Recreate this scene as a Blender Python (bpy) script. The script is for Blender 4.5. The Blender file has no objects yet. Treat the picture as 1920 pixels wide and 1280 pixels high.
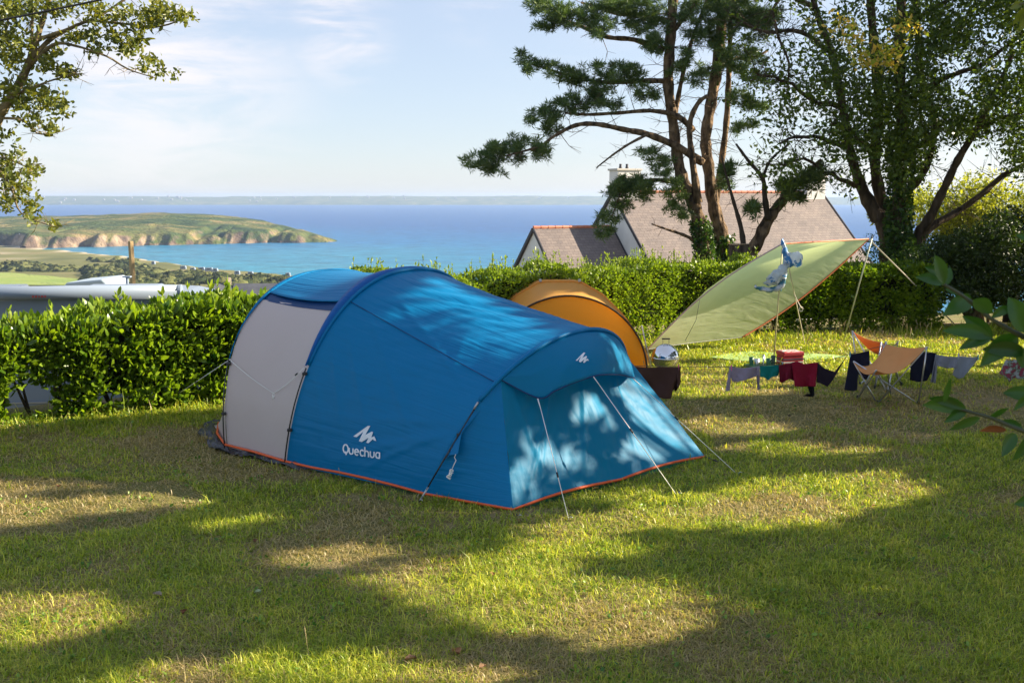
import bpy, bmesh, math, random
import numpy as np
from mathutils import Vector, Matrix
from mathutils.bvhtree import BVHTree
rnd = random.Random(7); rng = np.random.default_rng(11)
R = math.radians
scene = bpy.context.scene
COL = scene.collection
# ------------------------------------------------------------ camera
F = 35/36*1920; PITCH = math.atan(270/F); CH = 2.8
cd = bpy.data.cameras.new('camera'); cam = bpy.data.objects.new('camera', cd); COL.objects.link(cam)
cd.lens = 35; cd.sensor_width = 36; cd.clip_start = .05; cd.clip_end = 40000
cam.location = (0, 0, CH); cam.rotation_euler = (math.pi/2-PITCH, 0, 0)
cd.dof.use_dof = True; cd.dof.focus_distance = 10.5; cd.dof.aperture_fstop = 7.5
scene.camera = cam
# ------------------------------------------------------------ light
SUN_EL = R(25); az = math.atan2(0.16, 0.98)
SUN = np.array([math.cos(az)*math.cos(SUN_EL), math.sin(az)*math.cos(SUN_EL), math.sin(SUN_EL)])
sl = bpy.data.lights.new('sun', 'SUN'); so = bpy.data.objects.new('sun', sl); COL.objects.link(so)
sl.energy = 5.0; sl.angle = R(.45); sl.color = (1, .86, .66)
so.rotation_euler = Vector(SUN).to_track_quat('Z', 'Y').to_euler()
world = bpy.data.worlds.new('World'); scene.world = world; world.use_nodes = True
nt = world.node_tree; N = nt.nodes; L = nt.links
for n in list(N): N.remove(n)
wo = N.new('ShaderNodeOutputWorld'); bg = N.new('ShaderNodeBackground'); sky = N.new('ShaderNodeTexSky')
sky.sky_type = 'NISHITA'; sky.sun_disc = False; sky.sun_elevation = SUN_EL
sky.sun_rotation = math.atan2(SUN[0], SUN[1]); sky.air_density = 1.0; sky.dust_density = .3; sky.ozone_density = 2.2
sky.altitude = 50
bg.inputs[1].default_value = .074
tc = N.new('ShaderNodeTexCoord')
def dirpx(px, py):
    x = (px-960)/F; y = -(py-640)/F; c, s = math.cos(PITCH), math.sin(PITCH)
    v = Vector((x, c+y*s, -s+y*c)); return v
# thin clouds: noise over the sky dome, denser round two directions of the sky
mp = N.new('ShaderNodeMapping'); mp.inputs['Scale'].default_value = (2.2, 2.2, 9); mp.inputs['Rotation'].default_value = (0, R(8), 0)
L.new(tc.outputs['Generated'], mp.inputs[0])
no = N.new('ShaderNodeTexNoise'); no.inputs['Scale'].default_value = 2.6; no.inputs['Detail'].default_value = 9; no.inputs['Roughness'].default_value = .62
no.inputs['Distortion'].default_value = .5
L.new(mp.outputs[0], no.inputs[0])
acc = None
for (px, py, rad, w) in ((290, 110, .19, .85), (635, 55, .07, 1.1), (60, 330, .25, .35), (900, 5, .06, .5), (1500, 250, .35, .3)):
    d = dirpx(px, py).normalized()
    ds = N.new('ShaderNodeVectorMath'); ds.operation = 'DISTANCE'; ds.inputs[1].default_value = d
    L.new(tc.outputs['Generated'], ds.inputs[0])
    mr = N.new('ShaderNodeMapRange'); mr.interpolation_type = 'SMOOTHSTEP'
    mr.inputs[1].default_value = 0; mr.inputs[2].default_value = rad; mr.inputs[3].default_value = w; mr.inputs[4].default_value = 0
    L.new(ds.outputs['Value'], mr.inputs[0])
    if acc is None: acc = mr.outputs[0]
    else:
        a = N.new('ShaderNodeMath'); a.operation = 'MAXIMUM'; L.new(acc, a.inputs[0]); L.new(mr.outputs[0], a.inputs[1]); acc = a.outputs[0]
cr = N.new('ShaderNodeMapRange'); cr.interpolation_type = 'SMOOTHSTEP'
cr.inputs[1].default_value = .36; cr.inputs[2].default_value = .66; L.new(no.outputs[0], cr.inputs[0])
mu = N.new('ShaderNodeMath'); mu.operation = 'MULTIPLY'; mu.use_clamp = True; L.new(acc, mu.inputs[0]); L.new(cr.outputs[0], mu.inputs[1])
mx = N.new('ShaderNodeMixRGB'); mx.inputs[2].default_value = (4.7, 4.4, 4.45, 1)
veil = N.new('ShaderNodeMixRGB'); veil.inputs[0].default_value = .66; veil.inputs[2].default_value = (2.65, 2.90, 3.55, 1)   # high thin cirrus veil
L.new(sky.outputs[0], veil.inputs[1]); L.new(mu.outputs[0], mx.inputs[0]); L.new(veil.outputs[0], mx.inputs[1])
L.new(mx.outputs[0], bg.inputs[0]); L.new(bg.outputs[0], wo.inputs[0])
vs = scene.view_settings; vs.view_transform = 'Standard'; vs.look = 'None'; vs.gamma = 1; vs.exposure = 1.67
try: vs.use_curve_mapping = False
except Exception: pass
scene.cycles.volume_bounces = 0
scene.cycles.max_bounces = 8
# ------------------------------------------------------------ placing helpers
def G(px, py, z=0.):
    r = dirpx(px, py); t = (z-CH)/r.z; return Vector((r.x*t, r.y*t, z))
def D(px, py, d):
    r = dirpx(px, py); t = d/r.y; return Vector((r.x*t, d, CH+r.z*t))
def Jn(P):  # numpy world -> picture coordinates of the photo
    x, y, z = P[:, 0], P[:, 1], P[:, 2]-CH; c, s = math.cos(PITCH), math.sin(PITCH)
    d = y*c-z*s; u = y*s+z*c
    return np.stack([960+F*x/d, 640-F*u/d], 1)
# ------------------------------------------------------------ object helpers
def put(o, parent=None):
    COL.objects.link(o)
    if parent is not None: o.parent = parent
    return o
def tag(o, label=None, cat=None, group=None, kind=None):
    if label: o['label'] = label
    if cat: o['category'] = cat
    if group: o['group'] = group
    if kind: o['kind'] = kind
    return o
def thing(name, loc, label, cat, group=None, rz=0):
    o = bpy.data.objects.new(name, None); COL.objects.link(o); o.location = loc; o.rotation_euler = (0, 0, rz)
    o.empty_display_size = .2
    return tag(o, label, cat, group)
def npmesh(name, V, faces, mat, parent=None, smooth=False, uv=None):
    """V (n,3); faces: (m,k) array or list of tuples; world coordinates (parent offset removed)"""
    V = np.asarray(V, dtype=np.float32)
    if parent is not None:
        M = np.array(parent.matrix_basis.inverted() if parent.parent is None else (parent.parent.matrix_basis @ parent.matrix_basis).inverted())
        V = V@M[:3, :3].T.astype(np.float32)+M[:3, 3].astype(np.float32)
    me = bpy.data.meshes.new(name)
    if isinstance(faces, np.ndarray):
        m, k = faces.shape
        me.vertices.add(len(V)); me.vertices.foreach_set('co', V.ravel())
        me.loops.add(m*k); me.loops.foreach_set('vertex_index', faces.astype(np.int32).ravel())
        me.polygons.add(m); me.polygons.foreach_set('loop_start', np.arange(0, m*k, k, dtype=np.int32))
        me.update(calc_edges=True); me.validate()
    else:
        me.from_pydata(V.tolist(), [], [tuple(int(i) for i in f) for f in faces]); me.update()
    if uv is not None:
        l = me.uv_layers.new(name='UVMap'); idx = np.empty(len(me.loops), dtype=np.int32); me.loops.foreach_get('vertex_index', idx)
        l.data.foreach_set('uv', np.asarray(uv, dtype=np.float32)[idx].ravel())
    if smooth: me.polygons.foreach_set('use_smooth', np.ones(len(me.polygons), dtype=bool))
    o = bpy.data.objects.new(name, me); o.data.materials.append(mat)
    return put(o, parent)
class MB:
    def __init__(s): s.v = []; s.f = []
    def add(s, V, Fs):
        b = len(s.v); s.v += [tuple(map(float, p)) for p in V]; s.f += [tuple(int(i)+b for i in f) for f in Fs]; return s
    def box(s, c, size, ax=None):
        """c centre, size full extents, ax 3 unit vectors"""
        ax = ax or ((1, 0, 0), (0, 1, 0), (0, 0, 1)); ax = [Vector(a) for a in ax]; c = Vector(c)
        V = [c+ax[0]*(i*size[0]/2)+ax[1]*(j*size[1]/2)+ax[2]*(k*size[2]/2) for i in (-1, 1) for j in (-1, 1) for k in (-1, 1)]
        return s.add(V, [(0, 1, 3, 2), (4, 6, 7, 5), (0, 4, 5, 1), (2, 3, 7, 6), (0, 2, 6, 4), (1, 5, 7, 3)])
    def tube(s, pts, rad, n=8, cap=True):
        pts = [Vector(p) for p in pts]; rads = rad if hasattr(rad, '__len__') else [rad]*len(pts)
        V = []; Fs = []; up = Vector((.13, .31, .94)).normalized()
        T0 = (pts[1]-pts[0]).normalized(); nrm = T0.orthogonal().normalized()
        for i, p in enumerate(pts):
            a = pts[max(i-1, 0)]; b = pts[min(i+1, len(pts)-1)]; T = (b-a).normalized()
            nrm = (nrm-T*nrm.dot(T)).normalized(); bn = T.cross(nrm)
            for k in range(n):
                an = 2*math.pi*k/n; V.append(p+(nrm*math.cos(an)+bn*math.sin(an))*rads[i])
        for i in range(len(pts)-1):
            for k in range(n):
                a = i*n+k; b = i*n+(k+1) % n; Fs.append((a, b, b+n, a+n))
        if cap: Fs.append(tuple(range(n-1, -1, -1))); Fs.append(tuple((len(pts)-1)*n+k for k in range(n)))
        return s.add(V, Fs)
    def lathe(s, prof, c, n=20, ax=None):
        c = Vector(c); V = []; Fs = []
        for (r, z) in prof:
            for k in range(n):
                a = 2*math.pi*k/n; V.append(c+Vector((r*math.cos(a), r*math.sin(a), z)))
        for i in range(len(prof)-1):
            for k in range(n): a = i*n+k; b = i*n+(k+1) % n; Fs.append((a, b, b+n, a+n))
        return s.add(V, Fs)
    def build(s, name, mat, parent=None, smooth=False, bevel=0, solid=0):
        o = npmesh(name, s.v, s.f, mat, parent, smooth)
        if solid: m = o.modifiers.new('s', 'SOLIDIFY'); m.thickness = solid; m.offset = 0
        if bevel: m = o.modifiers.new('b', 'BEVEL'); m.width = bevel; m.segments = 2; m.limit_method = 'ANGLE'
        return o
def smooth_line(pts, sub=4):
    """Catmull-Rom through n-dim points"""
    P = np.array(pts, float); out = []
    for i in range(len(P)-1):
        p0 = P[max(i-1, 0)]; p1 = P[i]; p2 = P[i+1]; p3 = P[min(i+2, len(P)-1)]
        for k in range(sub):
            t = k/sub; out.append(.5*((2*p1)+(-p0+p2)*t+(2*p0-5*p1+4*p2-p3)*t*t+(-p0+3*p1-3*p2+p3)*t**3))
    out.append(P[-1]); return np.array(out)
# ------------------------------------------------------------ materials
def mat(name, col, rough=.6, col2=None, nscale=5, bump=0, bscale=40, metal=0, trans=0, tcol=None, spec=.5, island=False, coord='Object', mapscale=None, ndetail=4, c3=None, thr=(.35, .65), bdist=.02, sheen=0):
    m = bpy.data.materials.new(name); m.use_nodes = True; t = m.node_tree; N = t.nodes; L = t.links
    bs = N['Principled BSDF']; out = N['Material Output']
    bs.inputs['Roughness'].default_value = rough; bs.inputs['Metallic'].default_value = metal
    bs.inputs['Specular IOR Level'].default_value = spec
    colsock = None
    tcn = N.new('ShaderNodeTexCoord'); src = tcn.outputs[coord]
    if mapscale:
        mpn = N.new('ShaderNodeMapping'); mpn.inputs['Scale'].default_value = mapscale; L.new(src, mpn.inputs[0]); src = mpn.outputs[0]
    bs.inputs['Base Color'].default_value = (*col, 1)
    if col2 is not None:
        nz = N.new('ShaderNodeTexNoise'); nz.inputs['Scale'].default_value = nscale; nz.inputs['Detail'].default_value = ndetail
        L.new(src, nz.inputs[0])
        rp = N.new('ShaderNodeValToRGB'); rp.color_ramp.elements[0].position = thr[0]; rp.color_ramp.elements[1].position = thr[1]
        rp.color_ramp.elements[0].color = (*col, 1); rp.color_ramp.elements[1].color = (*col2, 1)
        fac = nz.outputs[0]
        if island:
            ge = N.new('ShaderNodeNewGeometry'); mxx = N.new('ShaderNodeMath'); mxx.operation = 'MULTIPLY_ADD'
            mxx.inputs[1].default_value = .55; L.new(ge.outputs['Random Per Island'], mxx.inputs[0])
            ml = N.new('ShaderNodeMath'); ml.operation = 'MULTIPLY'; ml.inputs[1].default_value = .45; L.new(nz.outputs[0], ml.inputs[0]); L.new(ml.outputs[0], mxx.inputs[2])
            fac = mxx.outputs[0]
        if c3 is not None:
            e = rp.color_ramp.elements.new((thr[0]+thr[1])/2); e.color = (*c3, 1)
        L.new(fac, rp.inputs[0]); L.new(rp.outputs[0], bs.inputs['Base Color']); colsock = rp.outputs[0]
    if bump:
        bn = N.new('ShaderNodeTexNoise'); bn.inputs['Scale'].default_value = bscale; bn.inputs['Detail'].default_value = 5; L.new(src, bn.inputs[0])
        bp = N.new('ShaderNodeBump'); bp.inputs['Strength'].default_value = bump; bp.inputs['Distance'].default_value = bdist
        L.new(bn.outputs[0], bp.inputs['Height']); L.new(bp.outputs[0], bs.inputs['Normal'])
    if trans:
        tr = N.new('ShaderNodeBsdfTranslucent'); ms = N.new('ShaderNodeMixShader'); ms.inputs[0].default_value = trans
        tcl = tcol or col
        if colsock is not None:
            hs = N.new('ShaderNodeMixRGB'); hs.blend_type = 'MULTIPLY'; hs.inputs[0].default_value = 1
            hs.inputs[2].default_value = (*(tcol or (1.3, 1.3, .7)), 1); L.new(colsock, hs.inputs[1]); L.new(hs.outputs[0], tr.inputs[0])
        else: tr.inputs[0].default_value = (*tcl, 1)
        L.new(bs.outputs[0], ms.inputs[1]); L.new(tr.outputs[0], ms.inputs[2]); L.new(ms.outputs[0], out.inputs[0])
    return m
# ------------------------------------------------------------ leaves in bulk
def leaves(name, P, size, mat, parent=None, up=.3, aspect=.42, jitter=.35, fold=.25, dirs=None, flat=0.):
    """P (n,3) leaf positions; every leaf two folded quads (6 verts)"""
    n = len(P); P = np.asarray(P)
    a = rng.normal(size=(n, 3)) if dirs is None else dirs+rng.normal(size=(n, 3))*.45
    a[:, 2] += up*rng.random(n)*1.5
    a /= np.linalg.norm(a, axis=1)[:, None]
    nn = rng.normal(size=(n, 3)); nn[:, 2] += flat*2; b = np.cross(a, nn); b /= np.linalg.norm(b, axis=1)[:, None]; c = np.cross(a, b)
    sz = (size*(1+jitter*rng.normal(size=n))).clip(size*.35, size*2)[:, None]
    w = sz*aspect/2
    v = np.stack([P, P+a*sz*.35+b*w-c*w*fold*2, P+a*sz*.78+b*w*.7-c*w*fold*2.2, P+a*sz-c*w*.8, P+a*sz*.78-b*w*.7-c*w*fold*2.2, P+a*sz*.35-b*w-c*w*fold*2, P+a*sz*.5], 1)
    q = np.arange(n)[:, None]*7
    Fs = np.concatenate([q+np.array([0, 1, 2, 6]), q+np.array([6, 2, 3, 3]), q+np.array([0, 6, 4, 5]), q+np.array([6, 3, 4, 4])], 0)
    quads = np.concatenate([q+np.array([0, 1, 2, 6]), q+np.array([0, 6, 4, 5])], 0)
    # tip as a quad 6,2,3,4 keeps everything quads
    Fs = np.concatenate([quads, q+np.array([6, 2, 3, 4])], 0)
    return npmesh(name, v.reshape(-1, 3), Fs, mat, parent)
def quadleaves(name, P, size, mat, parent=None, aspect=.45, dirs=None, spread=.45, up=0.):
    """cheap diamonds: 4 verts each"""
    n = len(P); P = np.asarray(P); a = rng.normal(size=(n, 3)) if dirs is None else dirs+rng.normal(size=(n, 3))*spread
    a[:, 2] += up; a /= np.linalg.norm(a, axis=1)[:, None]
    b = np.cross(a, rng.normal(size=(n, 3))); b /= np.linalg.norm(b, axis=1)[:, None]
    sz = (np.asarray(size)*(1+.3*rng.normal(size=n))).clip(np.min(size)*.4, np.max(size)*2)[:, None]; w = sz*aspect/2
    v = np.stack([P, P+a*sz*.45+b*w, P+a*sz, P+a*sz*.45-b*w], 1)
    return npmesh(name, v.reshape(-1, 3), np.arange(n*4).reshape(-1, 4), mat, parent)
def blob(c, r, n):
    """n points in an ellipsoid c, radii r (denser to the rim)"""
    d = rng.normal(size=(n, 3)); d /= np.linalg.norm(d, axis=1)[:, None]
    return np.asarray(c)+d*np.asarray(r)*(rng.random(n)**.45)[:, None]
def vnoise(x, y, seed=0):
    """smooth value noise, numpy"""
    xi = np.floor(x).astype(int); yi = np.floor(y).astype(int); fx = x-xi; fy = y-yi; fx = fx*fx*(3-2*fx); fy = fy*fy*(3-2*fy)
    def h(a, b):
        k = (a*374761393+b*668265263+seed*1274126177) & 0xffffffff; k = ((k ^ (k >> 13))*1274126177) & 0xffffffff
        return ((k ^ (k >> 16)) & 0xffff)/65535.
    return (h(xi, yi)*(1-fx)+h(xi+1, yi)*fx)*(1-fy)+(h(xi, yi+1)*(1-fx)+h(xi+1, yi+1)*fx)*fy
def fbm(x, y, o=4, seed=0):
    s = 0; a = .5
    for i in range(o): s = s+a*vnoise(x*2**i, y*2**i, seed+i); a *= .5
    return s
def inpoly(P, poly):
    x, y = P[:, 0], P[:, 1]; r = np.zeros(len(P), bool); n = len(poly)
    for i in range(n):
        x1, y1 = poly[i]; x2, y2 = poly[(i+1) % n]
        c = ((y1 > y) != (y2 > y)) & (x < (x2-x1)*(y-y1)/((y2-y1) or 1e-9)+x1); r ^= c
    return r
# ============================================================ SETTING
SEA = -42.
hedge_line = [(-20., 4.), (-12., 8.5), (-6.9, 12.3), (-4.4, 13.9), (-2.7, 15.0), (3.2, 20.0), (8.3, 21.3), (11.5, 21.8), (40, 27)]
def hedge_s(x, y):
    best = None
    for (x1, y1), (x2, y2) in zip(hedge_line[:-1], hedge_line[1:]):
        dx, dy = x2-x1, y2-y1; l = math.hypot(dx, dy); t = np.clip(((x-x1)*dx+(y-y1)*dy)/l/l, 0, 1)
        d = np.hypot(x-x1-t*dx, y-y1-t*dy); sg = np.sign((y-y1)*dx-(x-x1)*dy)
        if best is None: best = d; s = sg
        else: m = d < best; best = np.where(m, d, best); s = np.where(m, sg, s)
    return best*s
shore = [G(*p, SEA) for p in ((-60, 455), (30, 458), (60, 462), (100, 467), (240, 481), (300, 491), (400, 505), (550, 520), (700, 540), (960, 585), (1400, 640))]
shx = np.array([p.x for p in shore]); shy = np.array([p.y for p in shore])
o_ = np.argsort(shx); shx = shx[o_]; shy = shy[o_]
PS = [0.7, 2.3, 12, 30, 60, 120, 200, 300, 400, 500, 600, 900, 3000]; PZ = [0, -1.3, -1.6, -3.5, -7.5, -14, -22, -29, -34, -37.5, -39.5, -41.2, -41.5]
def terr(x, y):
    x = np.asarray(x, float); y = np.asarray(y, float)
    s = hedge_s(x, y); z = np.interp(s, PS, PZ)
    z = np.where(s > 60, z+(fbm(x/60, y/60, 3, 5)-.45)*np.clip((s-60)/200, 0, 1)*3, z)
    ys = np.interp(x, shx, shy); zz = SEA+np.clip((ys-y)*.14, -6, 1e9)
    z = np.where(s > 100, np.minimum(z, zz), z)
    z = np.where(np.abs(s) < 60, z+(fbm(x*.8, y*.8, 3, 3)-.45)*.05*np.clip((60-np.abs(s))/60, 0, 1), z)
    return z
# --- ground material
def ground_material():
    m = bpy.data.materials.new('ground_grass_soil'); m.use_nodes = True; t = m.node_tree; N = t.nodes; L = t.links
    bs = N['Principled BSDF']; bs.inputs['Roughness'].default_value = .95; bs.inputs['Specular IOR Level'].default_value = .1
    tc = N.new('ShaderNodeTexCoord'); O = tc.outputs['Object']
    def noise(sc, det=5): n = N.new('ShaderNodeTexNoise'); n.inputs['Scale'].default_value = sc; n.inputs['Detail'].default_value = det; L.new(O, n.inputs[0]); return n.outputs[0]
    def ramp(f, els):
        r = N.new('ShaderNodeValToRGB'); e = r.color_ramp.elements; e[0].position = els[0][0]; e[0].color = (*els[0][1], 1); e[1].position = els[-1][0]; e[1].color = (*els[-1][1], 1)
        for p, c in els[1:-1]: k = e.new(p); k.color = (*c, 1)
        L.new(f, r.inputs[0]); return r.outputs[0]
    def mixc(f, a, b): x = N.new('ShaderNodeMixRGB'); L.new(f, x.inputs[0]); L.new(a, x.inputs[1]); L.new(b, x.inputs[2]); return x.outputs[0]
    lawn = ramp(noise(55, 6), [(.3, (.08, .09, .025)), (.5, (.17, .16, .05)), (.75, (.30, .25, .11))])
    soil = ramp(noise(70, 6), [(.3, (.19, .145, .075)), (.7, (.38, .29, .16))])
    patch = ramp(noise(.55, 4), [(.5, (0, 0, 0)), (.66, (1, 1, 1))])
    near = mixc(patch, lawn, soil)
    far = ramp(noise(.02, 8), [(.3, (.09, .10, .035)), (.5, (.15, .15, .055)), (.7, (.20, .17, .08))])
    sep = N.new('ShaderNodeSeparateXYZ'); L.new(O, sep.inputs[0])
    f = N.new('ShaderNodeMapRange'); f.inputs[1].default_value = 40; f.inputs[2].default_value = 90; L.new(sep.outputs['Y'], f.inputs[0])
    c = mixc(f.outputs[0], near, far)
    sand = N.new('ShaderNodeRGB'); sand.outputs[0].default_value = (.42, .36, .26, 1)
    g = N.new('ShaderNodeMapRange'); g.inputs[1].default_value = -41.0; g.inputs[2].default_value = -41.5; L.new(sep.outputs['Z'], g.inputs[0])
    c = mixc(g.outputs[0], c, sand.outputs[0])
    L.new(c, bs.inputs['Base Color'])
    bp = N.new('ShaderNodeBump'); bp.inputs['Strength'].default_value = .7; bp.inputs['Distance'].default_value = .03; L.new(noise(60, 6), bp.inputs['Height']); L.new(bp.outputs[0], bs.inputs['Normal'])
    return m
def grid(name, xs, ys, zf, m, smooth=True, flip=False):
    X, Y = np.meshgrid(xs, ys); Z = zf(X, Y); V = np.stack([X, Y, Z], -1).reshape(-1, 3); nx = len(xs); ny = len(ys)
    i = np.arange(nx-1)[None, :]+np.arange(ny-1)[:, None]*nx; i = i.ravel()
    return npmesh(name, V, np.stack([i, i+1, i+nx+1, i+nx], 1), m, None, smooth)
xs = np.concatenate([-np.geomspace(16, 2200, 60)[::-1], np.linspace(-15.5, 15.5, 90), np.geomspace(16, 2200, 60)])
ys = np.concatenate([np.linspace(-30, 0, 20)[:-1], np.linspace(0, 30, 100), np.geomspace(31, 1150, 140)])
tag(grid('ground', xs, ys, terr, ground_material()), kind='structure')
# --- sea
def sea_material():
    m = bpy.data.materials.new('sea_water'); m.use_nodes = True; t = m.node_tree; N = t.nodes; L = t.links; bs = N['Principled BSDF']
    bs.inputs['Roughness'].default_value = .32; bs.inputs['Specular IOR Level'].default_value = .14; bs.inputs['IOR'].default_value = 1.33
    tc = N.new('ShaderNodeTexCoord'); O = tc.outputs['Object']
    sep = N.new('ShaderNodeSeparateXYZ'); L.new(O, sep.inputs[0])
    # distance from shore: y + a wavering noise
    n1 = N.new('ShaderNodeTexNoise'); n1.inputs['Scale'].default_value = .006; n1.inputs['Detail'].default_value = 6
    mp = N.new('ShaderNodeMapping'); mp.inputs['Scale'].default_value = (1, 2.2, 1); L.new(O, mp.inputs[0]); L.new(mp.outputs[0], n1.inputs[0])
    ax = N.new('ShaderNodeMath'); ax.operation = 'MULTIPLY_ADD'; ax.inputs[1].default_value = .85; L.new(sep.outputs['X'], ax.inputs[0]); L.new(sep.outputs['Y'], ax.inputs[2])
    a = N.new('ShaderNodeMath'); a.operation = 'MULTIPLY_ADD'; a.inputs[1].default_value = 500; L.new(n1.outputs[0], a.inputs[0]); L.new(ax.outputs[0], a.inputs[2])
    mr = N.new('ShaderNodeMapRange'); mr.inputs[1].default_value = 600; mr.inputs[2].default_value = 1650; L.new(a.outputs[0], mr.inputs[0])
    rp = N.new('ShaderNodeValToRGB'); e = rp.color_ramp.elements
    e[0].position = 0; e[0].color = (.024, .19, .26, 1); e[1].position = 1; e[1].color = (.003, .062, .215, 1)
    k = e.new(.35); k.color = (.014, .14, .26, 1); k = e.new(.6); k.color = (.006, .105, .26, 1)
    L.new(mr.outputs[0], rp.inputs[0])
    n2 = N.new('ShaderNodeTexNoise'); n2.inputs['Scale'].default_value = .05; n2.inputs['Detail'].default_value = 8
    mp2 = N.new('ShaderNodeMapping'); mp2.inputs['Scale'].default_value = (1, 1.6, 1); L.new(O, mp2.inputs[0]); L.new(mp2.outputs[0], n2.inputs[0])
    mr2 = N.new('ShaderNodeMapRange'); mr2.inputs[1].default_value = .3; mr2.inputs[2].default_value = .7; mr2.inputs[3].default_value = .62; mr2.inputs[4].default_value = 1.38; L.new(n2.outputs[0], mr2.inputs[0])
    mm = N.new('ShaderNodeVectorMath'); mm.operation = 'SCALE'; L.new(rp.outputs[0], mm.inputs[0]); L.new(mr2.outputs[0], mm.inputs['Scale']); L.new(mm.outputs[0], bs.inputs['Base Color'])
    n3 = N.new('ShaderNodeTexNoise'); n3.inputs['Scale'].default_value = .12; n3.inputs['Detail'].default_value = 8; L.new(mp2.outputs[0], n3.inputs[0])
    bp = N.new('ShaderNodeBump'); bp.inputs['Strength'].default_value = .9; bp.inputs['Distance'].default_value = 1.2; L.new(n3.outputs[0], bp.inputs['Height']); L.new(bp.outputs[0], bs.inputs['Normal'])
    return m
tag(npmesh('sea', [(-6500, 150, SEA), (6500, 150, SEA), (6500, 7000, SEA), (-6500, 7000, SEA)], [(0, 1, 2, 3)], sea_material()), kind='structure')
# --- headland
def rock_green(name, greens, rocks, zc):
    m = bpy.data.materials.new(name); m.use_nodes = True; t = m.node_tree; N = t.nodes; L = t.links; bs = N['Principled BSDF']; bs.inputs['Roughness'].default_value = .95; bs.inputs['Specular IOR Level'].default_value = .1
    tc = N.new('ShaderNodeTexCoord'); O = tc.outputs['Object']
    def nramp(sc, els, ms=None, det=7):
        n = N.new('ShaderNodeTexNoise'); n.inputs['Scale'].default_value = sc; n.inputs['Detail'].default_value = det; s = O
        if ms: mp = N.new('ShaderNodeMapping'); mp.inputs['Scale'].default_value = ms; L.new(O, mp.inputs[0]); s = mp.outputs[0]
        L.new(s, n.inputs[0]); r = N.new('ShaderNodeValToRGB'); e = r.color_ramp.elements; e[0].position = els[0][0]; e[0].color = (*els[0][1], 1); e[1].position = els[-1][0]; e[1].color = (*els[-1][1], 1)
        for p, c in els[1:-1]: k = e.new(p); k.color = (*c, 1)
        L.new(n.outputs[0], r.inputs[0]); return r.outputs[0]
    g = nramp(.018, greens, (1, 1.8, 1), 13); r = nramp(.06, rocks, (1, 1, .5))
    ge = N.new('ShaderNodeNewGeometry'); sp = N.new('ShaderNodeSeparateXYZ'); L.new(ge.outputs['Normal'], sp.inputs[0])
    nn = N.new('ShaderNodeTexNoise'); nn.inputs['Scale'].default_value = .05; nn.inputs['Detail'].default_value = 6; L.new(O, nn.inputs[0])
    ad = N.new('ShaderNodeMath'); ad.operation = 'MULTIPLY_ADD'; ad.inputs[1].default_value = .55; L.new(nn.outputs[0], ad.inputs[0]); L.new(sp.outputs['Z'], ad.inputs[2])
    mr = N.new('ShaderNodeMapRange'); mr.inputs[1].default_value = .86; mr.inputs[2].default_value = 1.06; L.new(ad.outputs[0], mr.inputs[0])
    x = N.new('ShaderNodeMixRGB'); L.new(mr.outputs[0], x.inputs[0]); L.new(r, x.inputs[1]); L.new(g, x.inputs[2]); L.new(x.outputs[0], bs.inputs['Base Color'])
    bn = N.new('ShaderNodeTexNoise'); bn.inputs['Scale'].default_value = .25; bn.inputs['Detail'].default_value = 8; L.new(O, bn.inputs[0]); bp = N.new('ShaderNodeBump'); bp.inputs['Strength'].default_value = 1; bp.inputs['Distance'].default_value = 2.5; L.new(bn.outputs[0], bp.inputs['Height']); L.new(bp.outputs[0], bs.inputs['Normal'])
    return m
hm = rock_green('headland_heath', [(.34, (.028, .05, .018)), (.45, (.06, .085, .025)), (.56, (.12, .12, .04)), (.68, (.26, .19, .09))], [(.36, (.025, .024, .025)), (.48, (.12, .085, .062)), (.66, (.32, .24, .16))], 0)
# ridge line from picture (at 1180 m) and foot line
hb = [G(*p, SEA) for p in ((-700, 440), (-150, 452), (-40, 458), (70, 464), (200, 462), (330, 460), (480, 457), (560, 456), (610, 455), (640, 452.5))]
hbx = np.array([p.x for p in hb]); hby = np.array([p.y for p in hb])
ridge = [(-700, 405), (-200, 409), (0, 411), (120, 409), (230, 406), (285, 403), (320, 402.5), (400, 405), (460, 411), (520, 418), (570, 425), (605, 435), (630, 445), (648, 452)]
RD = 1200.
rpx = np.array([p[0] for p in ridge], float); rdp = np.interp(rpx, [-700, 380, 600, 660], [1200, 1180, 1060, 1030]); rz = np.array([D(p[0], p[1], d).z for p, d in zip(ridge, rdp)])-SEA; rz = np.maximum(rz, 0)
def headz(X, Y):
    # u: 0 at foot, depth behind the foot
    bx = np.interp(X*1.0, hbx, hby); wob = (fbm(X/85, X*0+3.3, 3, 9)-.47)*120+(fbm(X/27, Y/90, 3, 19)-.47)*60+(fbm(X/9, Y/40, 3, 4)-.45)*20
    fade = np.clip((hbx[-1]-X)/90, 0, 1)*.9+.1
    u = Y-(bx+wob*fade+8)
    PXh = 960+F*X/np.clip(Y, 700, 1450); h = np.interp(PXh, rpx, rz)*np.clip((652-PXh)/22, 0, 1)
    clh = np.minimum(h*.60, 3+20*fbm(X/55, Y/90, 3, 21)**1.3)
    cliff = clh*np.clip(u/13, 0, 1)**.8
    top = (h-clh)*np.clip((u-6)/230, 0, 1)**.75
    z = np.where(u < 0, -4+0*u, cliff+top)
    back = np.clip((np.interp(PXh, [300, 450, 600, 650], [1480, 1380, 1170, 1110])-Y)/140, 0, 1); z = z*back**.5-3*(1-back)
    gully = np.clip(.5-np.abs(fbm(X/60, Y/300+8.1, 3, 31)-.48)*10, 0, .5)*np.clip(1-np.abs(u-40)/90, 0, 1)
    z = z-gully*h*.9+(fbm(X/14, Y/14, 3, 14)-.45)*2.2*np.clip(u/10, 0, 1)*fade
    return SEA+z-3*(h < .5)
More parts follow.
